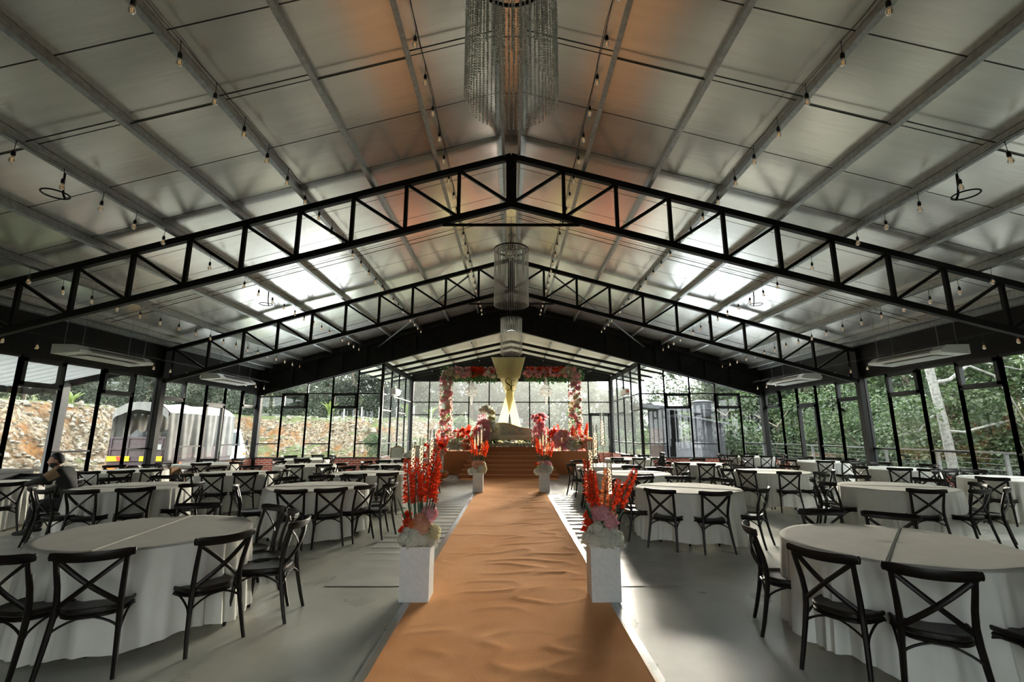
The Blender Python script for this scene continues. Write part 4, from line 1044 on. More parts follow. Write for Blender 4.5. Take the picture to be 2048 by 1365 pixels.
H1 = low_white(9, .145, .035, .075)+low_white(6, .10, .11, .075)+[('rose', 'red', (-.12, -.06, .20), .085), ('rose', 'red', (-.13, .02, .27), .06), ('rose', 'red', (-.16, -.03, .13), .055), ('rose', 'orange', (-.05, -.12, .19), .07),
      ('hydrangea', 'pink', (.10, .05, .28), .095), ('hydrangea', 'peach', (.05, -.10, .17), .095), ('hydrangea', 'peach', (.02, -.06, .24), .07), ('hydrangea', 'cream', (.16, -.05, .11), .085), ('hydrangea', 'white', (0, -.15, .10), .075)]
G1 = [((-.05, -.05, .08), .80, -.20, .2, 0), ((-.03, 0, .1), .78, -.09, .3, 0), ((.05, -.03, .1), .88, .06, .4, 0), ((.06, .03, .1), .80, .12, 0, 0), ((.0, .05, .1), .75, -.02, 1.4, 0)]
pedestal(-.98, 5.22, 0, 'white square flower box, nearest on the left edge of the runner', 'red, pink and white flowers topping the near left box', G1, H1,
    [(-.085, -.02, .74, .30, .058, 'clear candle tube with fairy lights, left of three over the near left flowers'), (-.005, .02, .72, .36, .055, 'clear candle tube with fairy lights, middle of three over the near left flowers'), (.105, .03, .80, .37, .058, 'clear candle tube with fairy lights, tallest over the near left flowers')])
H2 = low_white(10, .15, .035, .08)+low_white(6, .11, .12, .078)+[('rose', 'red', (-.15, -.05, .20), .075), ('rose', 'red', (-.13, .02, .27), .065), ('rose', 'red', (-.19, -.06, .14), .05), ('hydrangea', 'pink', (-.02, -.05, .29), .105), ('hydrangea', 'pink', (.06, -.08, .22), .095),
      ('rose', 'pink', (-.05, -.14, .27), .06), ('rose', 'pink', (.12, -.08, .20), .06), ('hydrangea', 'peach', (.12, .05, .24), .07), ('hydrangea', 'white', (0, -.15, .11), .075), ('hydrangea', 'white', (-.06, -.13, .18), .06)]
G2 = [((-.05, 0, .1), .78, -.24, .1, 0), ((-.03, -.04, .1), .66, -.19, .4, 0), ((-.05, .03, .1), .60, -.14, 0, 0), ((.02, .02, .1), .66, .02, .5, 1), ((.06, 0, .08), .76, .36, 0, 0), ((.04, .04, .1), .58, .22, 0, 0)]
pedestal(.96, 5.22, 0, 'white square flower box, nearest on the right edge of the runner', 'red, pink and white flowers topping the near right box', G2, H2,
    [(-.145, -.02, .48, .36, .058, 'clear candle tube with fairy lights, lowest left over the near right flowers'), (-.09, .03, .66, .38, .058, 'clear candle tube with fairy lights, second from left over the near right flowers'), (-.03, .05, .86, .36, .055, 'clear candle tube with fairy lights, middle of five over the near right flowers'),
     (.055, .05, .98, .38, .050, 'clear candle tube with fairy lights, tallest over the near right flowers'), (.10, -.02, .50, .34, .058, 'clear candle tube with fairy lights, rightmost over the near right flowers')])
for s, nm in ((-1, 'left'), (1, 'right')):
    HH = low_white(9, .15, .03, .09)+[('hydrangea', 'white', (-.20, -.05, .0), .10), ('hydrangea', 'cream' if s < 0 else 'white', (.16, -.03, .08), .10), ('hydrangea', 'peach' if s < 0 else 'white', (-.05, -.10, .16), .11), ('hydrangea', 'peach', (-.09, -.06, .22), .10), ('hydrangea', 'pink' if s > 0 else 'peach', (.07, -.08, .22), .10), ('hydrangea', 'white', (.08, -.12, .12), .10), ('hydrangea', 'pink' if s > 0 else 'cream', (.13, 0, .20), .09)]
    if s > 0: HH.append(('rose', 'red', (-.22, -.05, .20), .07))
    GG = [((-.08, 0, .2), .80, -.28, 0, 0), ((-.05, 0, .2), .62, -.15, 0, 0), ((.07, 0, .2), .72, .18, 0, 0), ((.09, .02, .2), .62, .30, 0, 0), ((.03, -.03, .2), .66, .08, 0, 1)]
    pedestal(s*.955, 13.96, 0, 'white square flower box at the far %s end of the runner' % nm, 'white and peach flowers topping the far %s box' % nm, GG, HH,
        [(-.11, 0, .62, .38, .06, 'clear candle tube, left of three over the far %s flowers' % nm), (-.02, .03, .72, .42, .06, 'clear candle tube, middle of three over the far %s flowers' % nm), (.08, .02, .78, .56, .06, 'clear candle tube, tallest over the far %s flowers' % nm)], (.29, .29, .55))

# flower beds on the stage
def floret(m, c, r, mi):
    d = Vector((random.gauss(0, .6), -1+random.gauss(0, .4), random.gauss(.2, .5))).normalized(); u = d.orthogonal().normalized(); w = d.cross(u); c = Vector(c)
    for j in range(5):
        b = j*2*PI/5; e = u*math.cos(b)+w*math.sin(b); f1 = u*math.cos(b+.6)+w*math.sin(b+.6); g1 = u*math.cos(b-.6)+w*math.sin(b-.6)
        m.add([c-d*r*.2, c+g1*r*.75+d*r*.3, c+e*r*1.1+d*r*.15, c+f1*r*.75+d*r*.3], [(0, 1, 2, 3)], mi)
def mound(name, label, loc, heads, spikes=(), greens=8, R_=.4, H=.5):
    f = thing('flower_mound', label, 'flowers', loc)
    for (n, kind, cols, cx, cz, rx, rz, r) in heads:
        for i in range(int(n*2.5)):
            a = random.uniform(0, PI*2); k = math.sqrt(random.random())
            head(f, kind, random.choice(cols), (cx+rx*k*math.cos(a), random.uniform(-.22, .12)-.05*math.sin(a), max(r*.8, cz+rz*k*math.sin(a))), r*random.uniform(.55, .85))
    for (n, x, z, L, sp, o) in spikes:
        for i in range((n+2)//3): spike(f, (x+random.uniform(-sp, sp), random.uniform(-.1, .1), z), L*random.uniform(.7, .95), random.uniform(-.4, .4), random.uniform(-.4, .4), GLO if o else GL)
    for i in range(greens): leaf(f, (random.uniform(-R_, R_), random.uniform(-.1, .2), random.uniform(.05, H)), random.uniform(.09, .15))
    m = MB(); cols_ = [pink_fl, white_fl, peach_fl, orange_fl, cream_fl, red_fl]; nm_ = ['pink', 'white', 'peach', 'orange', 'cream', 'red']
    for (n, kind, cols, cx, cz, rx, rz, r) in heads:
        for i in range(n*3):
            a = random.uniform(0, PI*2); k = .5+.62*math.sqrt(random.random())
            floret(m, (cx+rx*k*1.15*math.cos(a), random.uniform(-.26, -.02), max(.04, cz+rz*k*1.1*math.sin(a))), random.uniform(.03, .055), nm_.index(random.choice(cols)))
    o = m.build('filler_blossoms', cols_, f, smooth=False); o['kind'] = 'stuff'
    return f
SZ = .93
mound('m', 'pink flower mound at the far left end of the stage', (-3.02, 20.15, SZ), [(14, 'hydrangea', ['pink'], -.05, .25, .38, .24, .13), (8, 'rose', ['pink', 'white'], .25, .75, .30, .25, .10)], [(4, -.05, .3, .8, .25, 0)], 6)
mound('m', 'white flower mound in the left stage bed', (-2.35, 20.0, SZ), [(15, 'hydrangea', ['white', 'white', 'cream'], 0, .22, .34, .22, .12)], [(3, 0, .3, .6, .2, 0)], 6)
mound('m', 'tall red gladioli and pink roses in the left stage bed', (-2.25, 20.5, SZ), [(8, 'rose', ['red'], .2, .65, .5, .25, .12), (8, 'rose', ['pink', 'white'], -.35, .7, .3, .25, .11)], [(9, .25, .35, 1.0, .4, 0), (4, .4, .3, .9, .3, 1)], 8, .6, .8)
mound('m', 'orange flower mound in the left stage bed', (-1.78, 19.98, SZ), [(13, 'hydrangea', ['orange', 'peach'], 0, .26, .25, .28, .12)], [(3, .1, .3, .6, .1, 1)], 5)
mound('m', 'deep red flower cluster beside the settee, left bed', (-1.42, 20.0, SZ), [(14, 'rose', ['red'], .05, .32, .25, .32, .12)], [(3, 0, .4, .6, .1, 0)], 5)
mound('m', 'pink flower column rising at the left of the settee', (-1.28, 20.75, SZ), [(22, 'hydrangea', ['pink'], 0, .75, .28, .65, .15), (6, 'rose', ['pink'], -.1, .8, .2, .4, .1)], [], 6, .3, 1.2)
mound('m', 'white flower column arching over the left arm of the settee', (-.92, 20.95, SZ), [(24, 'hydrangea', ['white', 'white', 'cream'], 0, .9, .22, .85, .13), (6, 'hydrangea', ['white'], -.25, 1.75, .25, .15, .13)], [], 14, .3, 1.8)
mound('m', 'pink flower column at the right of the settee', (1.28, 20.75, SZ), [(20, 'hydrangea', ['pink'], -.03, .62, .26, .60, .15), (8, 'rose', ['pink'], -.05, 1.35, .32, .2, .13)], [(6, .15, .7, 1.0, .2, 0)], 6, .3, 1.2)
mound('m', 'red flower cluster right of the pink column', (1.72, 20.35, SZ), [(14, 'rose', ['red'], .05, .5, .28, .38, .12)], [(4, .1, .4, .9, .2, 0)], 6)
mound('m', 'dusty pink flower mound in the right stage bed', (2.18, 20.15, SZ), [(22, 'hydrangea', ['pink', 'pink', 'peach'], 0, .42, .36, .40, .14)], [(3, 0, .5, .8, .2, 0)], 6)
mound('m', 'white flower mound in the right stage bed', (2.62, 20.0, SZ), [(11, 'hydrangea', ['white', 'cream'], 0, .22, .22, .24, .11)], [(5, .1, .3, 1.0, .25, 0)], 5)
mound('m', 'red gladioli and roses before the right arch post', (2.95, 20.2, SZ), [(9, 'rose', ['red'], 0, .30, .25, .3, .11)], [(6, 0, .3, 1.05, .2, 0), (2, 0, .3, .8, .2, 1)], 6)
mound('m', 'peach flower mound at the right end of the stage', (3.22, 19.98, SZ), [(16, 'hydrangea', ['peach', 'orange', 'peach'], 0, .25, .28, .25, .12)], [(2, 0, .3, .5, .2, 1)], 5)
f = mound('m', 'low white and green flower strip beneath the settee', (.08, 20.45, 1.09), [(34, 'hydrangea', ['white', 'cream'], 0, .07, 1.02, .06, .085)], [], 30, 1.05, .25)
# side flower stand at the left foot of the stage
m = MB(); m.box((0, 0, .42), (.34, .34, .84)); o = m.build('flower_stand', white_ped, smooth=False, loc=(-2.62, 17.2, 0)); tag(o, 'white flower stand on the floor left of the stage steps', 'stand')
f = thing('flower_arrangement', 'red, peach and white flowers on the stand left of the stage steps', 'flowers', (-2.62, 17.2, .85))
for i in range(26):
    c = random.choice(['red', 'red', 'peach', 'white']); head(f, 'rose' if c == 'red' else 'hydrangea', c, (random.uniform(-.55, .28), random.uniform(-.2, .15), random.uniform(.02, .42)), random.uniform(.09, .13))
for i in range(4): spike(f, (random.uniform(-.2, .2), 0, .15), .55, random.uniform(-.4, .4), 0)
f = thing('flower_cluster', 'peach and orange flowers on the floor left of the stage steps', 'flowers', (-2.45, 16.75, 0))
for i in range(12): head(f, 'hydrangea', random.choice(['peach', 'orange', 'cream']), (random.uniform(-.35, .18), random.uniform(-.12, .12), random.uniform(.10, .30)), random.uniform(.10, .13))
f = thing('flower_cluster', "small white posy on the table near the stage's left corner", 'flowers', (-3.55, 16.6, TH+.01))
for i in range(7): head(f, 'hydrangea', 'white', (random.uniform(-.14, .14), random.uniform(-.1, .1), random.uniform(.08, .22)), .085)
leaf(f, (0, 0, .08), .1)

# floral arch, two halves
def arch(s, label):
    f = thing('floral_arch', label, 'floral arch', (0, 21.8, 0))
    xp = -3.02 if s < 0 else 2.97; xe = -.80 if s < 0 else .70; zt = 4.42
    m = MB(); m.bar((xp, 0, SZ), (xp, 0, zt), .06, .06); m.bar((xp, 0, zt), (xe, 0, zt), .06, .06); m.box((xp, 0, SZ+.02), (.5, .5, .04)); m.build('frame', white_ped, f, smooth=False)
    for i in range(52):
        z = 1.35+(zt-1.4)*i/51; c = random.choice(['pink', 'pink', 'cream', 'white', 'pink']); kd = random.choice(['hydrangea', 'rose'])
        a = random.uniform(-.9, .9)-PI/2; r = .24
        head(f, kd, c, (xp+r*math.cos(a)*1.1, r*math.sin(a)*.9, z+random.uniform(-.05, .05)), random.uniform(.095, .14))
    n = 46
    for i in range(n):
        u = i/(n-1); x = xp+(xe-xp)*u
        if s < 0: c = 'red' if .50 < u < .78 else random.choice(['pink', 'white', 'pink', 'cream']) if u < .5 else random.choice(['pink', 'white', 'red'])
        else: c = random.choice(['red', 'red', 'pink', 'pink']) if u > .25 else random.choice(['white', 'cream', 'pink'])
        up = 1 if c == 'red' else random.choice([0, 1, -1])
        head(f, 'rose' if c == 'red' else random.choice(['hydrangea', 'rose']), c, (x+random.uniform(-.05, .05), -.12-random.random()*.14, zt+(.10*up if s < 0 else .12*up+.03)+random.uniform(-.07, .07)), random.uniform(.11, .155))
    m = MB()
    for i in range(60):
        z = 1.2+(zt-1.2)*random.random(); leaves(m, (xp+random.uniform(-.2, .2), random.uniform(-.15, .15), z), .2, 7, .085, droop=.1)
    for i in range(90):
        u = random.random(); x = xp+(xe-xp)*u; leaves(m, (x, random.uniform(-.15, .15), zt-.12+random.uniform(-.16, .14)), .24, 9, .095, droop=.35)
    for i in range(30): leaves(m, (xp+random.uniform(-.25, .35), random.uniform(-.15, .15), zt+random.uniform(-.2, .25)), .25, 8, .09)
    o = m.build('greenery', leaf_fl, f, smooth=False); o['kind'] = 'stuff'
    m = MB()
    for i in range(330):
        z = 1.3+(zt-1.2)*random.random(); a = random.uniform(-1.4, 1.4)-PI/2; floret(m, (xp+.31*math.cos(a), .27*math.sin(a), z), random.uniform(.03, .06), random.choice([0, 0, 1, 2, 1]))
    for i in range(300):
        u = random.random(); x = xp+(xe-xp)*u; a = random.uniform(-1.2, 1.6)-PI/2; rd = (.5 < u < .78) if s < 0 else (u > .25 and random.random() < .5)
        floret(m, (x, .27*math.sin(a), zt+.05+.24*math.cos(a)*random.choice((-1, 1))), random.uniform(.03, .06), 3 if rd else random.choice([0, 0, 1]))
    o = m.build('filler_blossoms', [pink_fl, white_fl, cream_fl, red_fl], f, smooth=False); o['kind'] = 'stuff'
arch(-1, 'left half of the pink and red floral arch on stage')
arch(1, 'right half of the pink and red floral arch on stage')

# cream drape: a wide pleated head and two crossing tails
dr = thing('chiffon_drape', 'cream chiffon drape gathered and crossed behind the settee', 'drape', (0, 21.75, 0))
def tail(top, waist, bot, y0, bulge, np_):
    def fn(u, v):
        if v < .41: k = v/.41; a = [top[i]+(waist[i]-top[i])*k for i in (0, 1)]
        else: k = (v-.41)/.59; a = [waist[i]+(bot[i]-waist[i])*k for i in (0, 1)]
        z = 5.16-v*(5.16-1.10)
        return (a[0]+(a[1]-a[0])*u, y0+bulge*math.sin(PI*v)*.5+.022*math.sin(u*np_*2*PI)+.01*math.sin(u*np_*5.1), z)
    m = MB(); m.grid(fn, np_*8, 30); return m
tail((-.92, .15), (-.26, .08), (.22, .66), .06, 0, 15).build('rear_tail', drape_mat, dr)
tail((-.30, .66), (-.22, .14), (-.92, -.42), 0, -.05, 15).build('front_tail', drape_mat, dr)
m = MB(); m.grid(lambda u, v: ((-.93+.30*v)+((1.59)-.56*v)*u, -.06+.018*math.sin(u*22*2*PI), 5.16-.98*v), 176, 8); m.build('pleated_head', drape_mat, dr)
m = MB(); m.sweep([(-.95, -.02, 5.17), (.68, -.02, 5.17)], .018, 8); m.build('top_rod', white_ped, dr)
# monogram hanging in front of the drape
mg = thing('monogram', 'black initials monogram hanging in front of the cream drape', 'sign', (-.03, 21.45, .78)); mg.scale = (.8, .8, .8)
m = MB()
def bez(p, n=10):
    out = []
    for i in range(0, len(p)-3, 3):
        for k in range(n+(1 if i+6 > len(p)-1 else 0)):
            t = k/n; a = [Vector(q) for q in p[i:i+4]]; out.append(a[0]*(1-t)**3+a[1]*3*t*(1-t)**2+a[2]*3*t*t*(1-t)+a[3]*t**3)
    return out
sp_ = [(-.03, 0, 4.13), (-.06, 0, 4.24), (-.30, 0, 4.24), (-.29, 0, 4.05), (-.28, 0, 3.90), (.0, 0, 3.86), (.02, 0, 3.68), (.04, 0, 3.50), (-.27, 0, 3.48), (-.30, 0, 3.66)]
ps = bez(sp_); nL = len(ps)
m.sweep([(p.x, 0, p.z) for p in ps], [.010+.020*math.sin(PI*i/(nL-1))**2 for i in range(nL)], 8, flat=.5); m.sweep([(-.03, 0, 4.13), (-.03, 0, 4.19)], .012, 6); m.sweep([(-.30, 0, 3.60), (-.30, 0, 3.68)], .012, 6)
m.build('letter_s', black_steel, mg)
m = MB()
m.box((.05, 0, 3.78), (.035, .015, .62))
for z, w in ((4.08, .20), (3.79, .16), (3.48, .20)): m.box((.05+w/2, 0, z), (w, .015, .022))
for z in (4.05, 3.51): m.box((.24, 0, z), (.016, .015, .07))
m.box((.20, 0, 3.79), (.014, .015, .09)); m.build('letter_e', black_steel, mg, smooth=False)
m = MB(); m.sweep([(-.15, 0, 4.20), (-.15, .1, 5.10)], .002, 4); m.sweep([(.06, 0, 4.09), (.06, .1, 5.10)], .002, 4); m.build('hanging_wire', cable_mat, mg)

# settee
se = thing('settee', 'antique gold settee with curved cane back on the stage', 'settee', (.02, 21.3, 1.09))
topz = lambda x: .91+.20*math.tanh((-x-.1)*2.2)*.5+.06*math.cos(x*3.2+.6)-.04*max(0, x-.75)
xs = [-.93+1.86*i/30 for i in range(31)]
m = MB(); m.sweep([(-.93, .02, .40)]+[(x, .10+.0*x, topz(x)) for x in xs]+[(.93, .02, .40)], .030, 8); m.build('back_frame', gold, se)
m = MB(); m.grid(lambda u, v: (-.91+1.82*u, .10, .46+(topz(-.91+1.82*u)-.46)*v), 40, 6); m.grid(lambda u, v: (-.91+1.82*u, .115, topz(-.91+1.82*u)-(topz(-.91+1.82*u)-.46)*v), 40, 6); m.build('back_panel', cane, se)
for x in (-.48, -.02, .12, .52): m = MB(); m.sweep([(x, .085, .44), (x, .085, topz(x))], .016, 6); m.build('back_spindle', gold, se)
m = MB(); m.box((0, -.18, .36), (1.86, .60, .12)); m.box((0, -.475, .34), (1.90, .04, .10)); m.box((0, -.18, .27), (1.7, .5, .04)); m.build('seat_rail', gold, se, smooth=False)
m = MB(); m.box((0, -.17, .455), (1.76, .54, .07)); m.build('seat_cushion', mat('pale_seat_cushion', (.52, .50, .38), .8), se, smooth=False)
for s in (-1, 1):
    m = MB(); m.sweep([(s*.93, .05, .98), (s*1.0, -.05, .95), (s*1.02, -.18, .82), (s*1.0, -.30, .70), (s*.98, -.42, .70), (s*1.0, -.50, .66), (s*1.0, -.48, .58), (s*.95, -.46, .34)], [.028]*8, 8); m.build('arm', gold, se)
    for y in (-.44, .10): m = MB(); m.sweep([(s*.88, y, .32), (s*.90, y, .18), (s*.86, y, .05), (s*.89, y, 0)], [.035, .03, .02, .025], 8); m.build('leg', gold, se)
    
# small crystal chandeliers under the arch
cc = thing('crystal_chandelier', 'small crystal chandelier', 'chandelier')
m = MB(); m.ring((0, 0, 0), .29, .012, 28, 6); m.ring((0, 0, .26), .10, .010, 20, 6); m.ring((0, 0, -.18), .25, .008, 24, 6); m.sweep([(0, 0, .26), (0, 0, .62)], .008, 6); m.build('frame', crystal, cc)
for (r0, z0, r1, z1, n, nb) in ((.10, .26, .28, .0, 22, 7), (.29, 0, .25, -.18, 28, 5), (.25, -.18, .06, -.30, 18, 5), (.03, .55, .10, .26, 12, 7)):
    m = MB()
    for i in range(n):
        a = 2*PI*i/n
        for j in range(nb+1):
            u = j/nb; r = r0+(r1-r0)*u; m.ball((r*math.cos(a), r*math.sin(a), z0+(z1-z0)*u-.04*math.sin(PI*u)), .015, 5, 4)
    m.build('bead_tier', crystal, cc)
m = MB()
for i in range(14):
    a = i*2.4; r = .05*math.sqrt(i/14)+.01
    for j in range(9-i//3): m.ball((r*math.cos(a), r*math.sin(a), -.30-.05*j), .014, 5, 4, sq=(1, 1, 1.4))
m.build('centre_drop', crystal, cc); ccu = []
put(cc, ccu, (-1.86, 21.8, 3.66), 0, 'small crystal chandelier under the left half of the floral arch', 'small crystal chandeliers')
put(cc, ccu, (1.63, 21.8, 3.66), 0, 'small crystal chandelier under the right half of the floral arch', 'small crystal chandeliers')

# bead cylinder chandeliers on the ridge
bch = thing('bead_chandelier', 'tall cylinder chandelier', 'chandelier')
CR, CH = .47, 1.62
m = MB(); m.ring((0, 0, 0), CR, .022, 48, 6); m.ring((0, 0, -.02), CR*.78, .008, 40, 5); m.ring((0, 0, -.02), CR*.36, .008, 24, 5)
for a in (0, PI/2): m.bar((-CR*math.cos(a), -CR*math.sin(a), -.01), (CR*math.cos(a), CR*math.sin(a), -.01), .02, .012)
m.build('top_ring', black_steel, bch)
m = MB()
for i in range(3):
    a = 2*PI*i/3+.5; m.sweep([(CR*math.cos(a), CR*math.sin(a), 0), (0, 0, .62)], .003, 4)
m.sweep([(0, 0, .62), (.03, 0, .45), (-.02, .02, .30), (.02, 0, .15), (0, 0, 0)], .010, 6); m.ring((.03, 0, .42), .09, .010, 20, 5); m.sweep([(0, 0, .62), (0, 0, 1.0)], .006, 5)
m.build('suspension', cable_mat, bch)
m = MB(); nb = 54
for j in range(nb): m.ball((0, 0, -.03-CH*j/nb), .0102, 6, 4)
bead_me = m.mesh('bead_strand', bead_mat)
m = MB()
for j in range(46): m.ball((0, 0, -.03-CH*.42*j/46), .0102, 6, 4)
bead_short = m.mesh('bead_strand', bead_mat)
for i in range(58): link('bead_strand', bead_me, bch, (CR*math.cos(2*PI*i/58), CR*math.sin(2*PI*i/58), 0))
for i in range(22): link('bead_strand', bead_short, bch, (CR*.78*math.cos(2*PI*i/22), CR*.78*math.sin(2*PI*i/22), 0))
for i in range(6):
    a = 2*PI*i/6; m = MB(); m.sweep([(.16*math.cos(a), .16*math.sin(a), -.02), (.16*math.cos(a), .16*math.sin(a), -.20)], .02, 6); m.ball((.16*math.cos(a), .16*math.sin(a), -.24), .035, 8, 6); m.build('lamp', mat('candle_bulb', (.6, .6, .55), .2), bch)
bcu = []
for (y, lab) in ((4.12, 'nearest bead cylinder chandelier, cut by the top of the frame'), (12.3, 'middle bead cylinder chandelier between the two trusses'), (20.3, 'farthest bead cylinder chandelier above the cream drape')):
    put(bch, bcu, (-.0, y, 6.72 if y > 5 else 6.60), y, lab, 'bead cylinder chandeliers')

# festoon strings
sk = MB(); sk.lathe([(.004, 0), (.010, -.004), (.012, -.012), (.0045, -.02), (.0045, -.155), (.012, -.16), (.024, -.175), (.026, -.20), (.026, -.235), (.020, -.245)], seg=10); sock_me = sk.mesh('socket', socket_mat)
bl = MB(); bl.lathe([(.016, -.245), (.022, -.262), (.034, -.285), (.0385, -.308), (.034, -.332), (.020, -.349), (.003, -.354)], seg=12); bulb_me = bl.mesh('bulb', bulb_glass)
fl = MB()
for i in range(4):
    a = i*PI/2; fl.sweep([(.008*math.cos(a), .008*math.sin(a), -.262), (.012*math.cos(a), .012*math.sin(a), -.325)], .0022, 4)
fil_me = fl.mesh('filament', filament)
SX = [(1.34, 'first'), (4.15, 'second'), (6.98, 'third'), (9.72, 'fourth'), (10.95, 'fifth')]
random.seed(4)
for s, nm in ((-1, 'left'), (1, 'right')):
    for xi, (x, o_) in enumerate(SX):
        z = 7.70-.28*x-.02 if xi < 4 else 3.92
        t = thing('festoon_string', 'festoon string of clear bulbs, %s %s of the ridge' % (o_, nm), 'string lights', (s*x, 0, z), 0, 'festoon strings')
        m = MB(); ys = []
        y = 3.4+.17*xi
        while y < 21.2: ys.append(y); y += .72
        pts = []
        for i, y in enumerate(ys):
            pts.append((0, y, 0)); pts.append((0, y+.36, -.02))
        m.sweep(pts, .005, 4); m.sweep([(p[0]+.02*math.sin(p[1]*3), p[1], p[2]+.03) for p in pts], .004, 4); m.build('cable', cable_mat, t)
        for y in ys:
            a = (random.uniform(-.05, .05), random.uniform(-.05, .05), 0)
            so = link('socket', sock_me, t, (0, y, 0), a); bu_ = link('bulb', bulb_me, so); link('filament', fil_me, bu_)
# bent brackets with black rings
rb = thing('ring_bracket', 'black ring on bracket', 'lamp ring'); m = MB(); m.sweep([(0, .02, .42), (0, .03, .20), (0, .06, .06), (0, .10, .0)], .016, 7); m.build('bracket', black_steel, rb); m = MB(); m.ring((0, -.06, 0), .17, .013, 28, 6); m.build('ring', black_steel, rb); rbu = []
for s, nm in ((-1, 'left'), (1, 'right')):
    for y, d in ((6.75, 'near'), (13.1, 'far')):
        put(rb, rbu, (s*7.12, y, 5.34+.0), 0, 'black ring on a bent bracket beneath the %s %s roof slope' % (d, nm), 'bracketed black rings')
# ceiling-hung air conditioners
ac = thing('air_conditioner', 'hanging AC', 'air conditioner')
m = MB(); m.prism([(-.34, .0), (.34, .04), (.36, .10), (.20, .22), (-.34, .23)], -1.15, 1.15); m.build('body', white_ac, ac, smooth=False)
m = MB()
for i in range(4): m.bar((.335-.028*i+.025, -.85, .085+.03*i), (.335-.028*i+.025, .85, .085+.03*i), .02, .012)
m.build('vent_louvre', dark_vent, ac, smooth=False)
m = MB(); m.box((0, 0, -.002), (.5, 1.6, .01)); m.build('intake_grille', mat('pale_grille', (.48, .50, .49), .5), ac, smooth=False)
for x in (-.25, .2):
    for y in (-.95, .95): m = MB(); m.sweep([(x, y, .2), (x, y, 1.37)], .006, 5); m.build('hanging_rod', galv, ac)
acu = []
for s, nm in ((-1, 'left'), (1, 'right')):
    for y, d in ((12.0, 'nearer'), (17.4, 'farther')):
        put(ac, acu, (s*10.55, y, 3.52), 0 if s < 0 else PI, 'long white air conditioner hanging by the %s windows, %s of two' % (nm, d), 'hanging air conditioners')
# split units in the alcove
for s, nm in ((-1, 'left'), (1, 'right')):
    t = thing('split_air_conditioner', 'white wall split air conditioner on the %s side of the glass alcove' % nm, 'air conditioner', (s*(AX-.08), 23.3 if s < 0 else 23.6, 3.50), 0 if s < 0 else PI)
    m = MB(); m.prism([(0, 0), (.16, .02), (.22, .10), (.22, .26), (.18, .34), (0, .34)], -.50, .50); m.build('body', white_ac, t, smooth=False)
    m = MB(); m.box((.17, 0, .045), (.06, .86, .03), M=None); m.build('outlet_vent', dark_vent, t, smooth=False)
    m = MB(); m.box((.10, .504 if s > 0 else -.504, .20), (.11, .006, .13)); m.build('sticker', red_label if s > 0 else white_ac, t, smooth=False)
# things along the left windows
m = MB(); m.box((0, 0, .45), (1.5, .7, .9)); m.box((0, 0, .915), (1.56, .76, .04)); o = m.build('storage_chest', mat('dark_grey_laminate', (.10, .105, .105), .6), smooth=False, loc=(-10.75, 9.75, 0)); tag(o, 'dark grey storage chest by the left windows behind the seated person', 'chest')
m = MB(); m.box((0, 0, .40), (.55, .5, .8)); o = m.build('storage_bin', mat('charcoal_plastic', (.05, .055, .055), .6), smooth=False, loc=(-9.75, 9.98, 0)); tag(o, 'charcoal bin beside the grey chest by the left windows', 'bin')
for (x, y, h, r, lab) in ((-9.35, 13.05, .75, .1, 'tall brown cardboard carton amid the tangled chairs'), (-8.45, 13.0, .6, .3, 'shorter brown cardboard carton amid the tangled chairs')):
    m = MB(); m.box((0, 0, h/2), (.5, .4, h)); m.bar((-.25, 0, h+.004), (.25, 0, h+.004), .06, .006); o = m.build('carton', carton, smooth=False, loc=(x, y, 0)); o.rotation_euler = (0, 0, r); tag(o, lab, 'carton', 'brown cartons')
m = MB(); m.ball((0, 0, .3), .5, 12, 8, sq=(1.2, .7, .62)); o = m.build('white_sack', white_cloth_bag, loc=(-13.2, 15.8, -.36)); tag(o, 'white sack on the ground behind the lorry, outside the left windows', 'sack')

# ------------------------------------------------------------------ the seated person
pr = thing('person', "person in a dark jacket seated sideways leaning on the left table", 'person', (-7.76, 8.58, -.02), R(24))
def skinned(name, verts, edges, radii, material, parent, sub=2, root=0):
    me = bpy.data.meshes.new(name); me.from_pydata(verts, edges, []); me.materials.append(material)
    o = bpy.data.objects.new(name, me); C.objects.link(o); o.parent = parent
    sk_ = o.modifiers.new('skin', 'SKIN'); sk_.use_smooth_shade = True
    sv = me.skin_vertices[0].data
    for i, r in enumerate(radii): sv[i].radius = (r, r) if not hasattr(r, '__len__') else r; sv[i].use_root = (i == root)
    su = o.modifiers.new('sub', 'SUBSURF'); su.levels = sub; su.render_levels = sub
    return o
# local frame: faces -x; pelvis near origin; +y is away from the camera
V = [(.02, .0, .52), (-.02, 0, .66), (-.07, 0, .82), (-.12, 0, .98), (-.19, 0, 1.05), (-.245, 0, 1.10),            # 0-5 spine, neck base
     (-.14, -.19, 1.02), (-.36, -.27, .90), (-.56, -.22, .84), (-.40, -.20, .845),                                      # 6-9 near arm: shoulder, elbow out, wrist..
     (-.14, .19, 1.02), (-.42, .25, .88), (-.66, .10, .84), (-.50, .0, .84),                                            # 10-13 far arm
     (-.02, -.10, .50), (-.42, -.13, .50), (-.44, -.12, .10), (-.54, -.13, .06),                                        # 14-17 near leg
     (-.02, .10, .50), (-.42, .14, .50), (-.40, .14, .10), (-.50, .15, .06)]                                            # 18-21 far leg
E_ = [(0, 1), (1, 2), (2, 3), (3, 4), (4, 5), (3, 6), (6, 7), (7, 8), (3, 10), (10, 11), (11, 12), (0, 14), (14, 15), (15, 16), (16, 17), (0, 18), (18, 19), (19, 20), (20, 21)]
keep = [i for i in range(22) if i not in (9, 13)]; mp = {o_: n for n, o_ in enumerate(keep)}
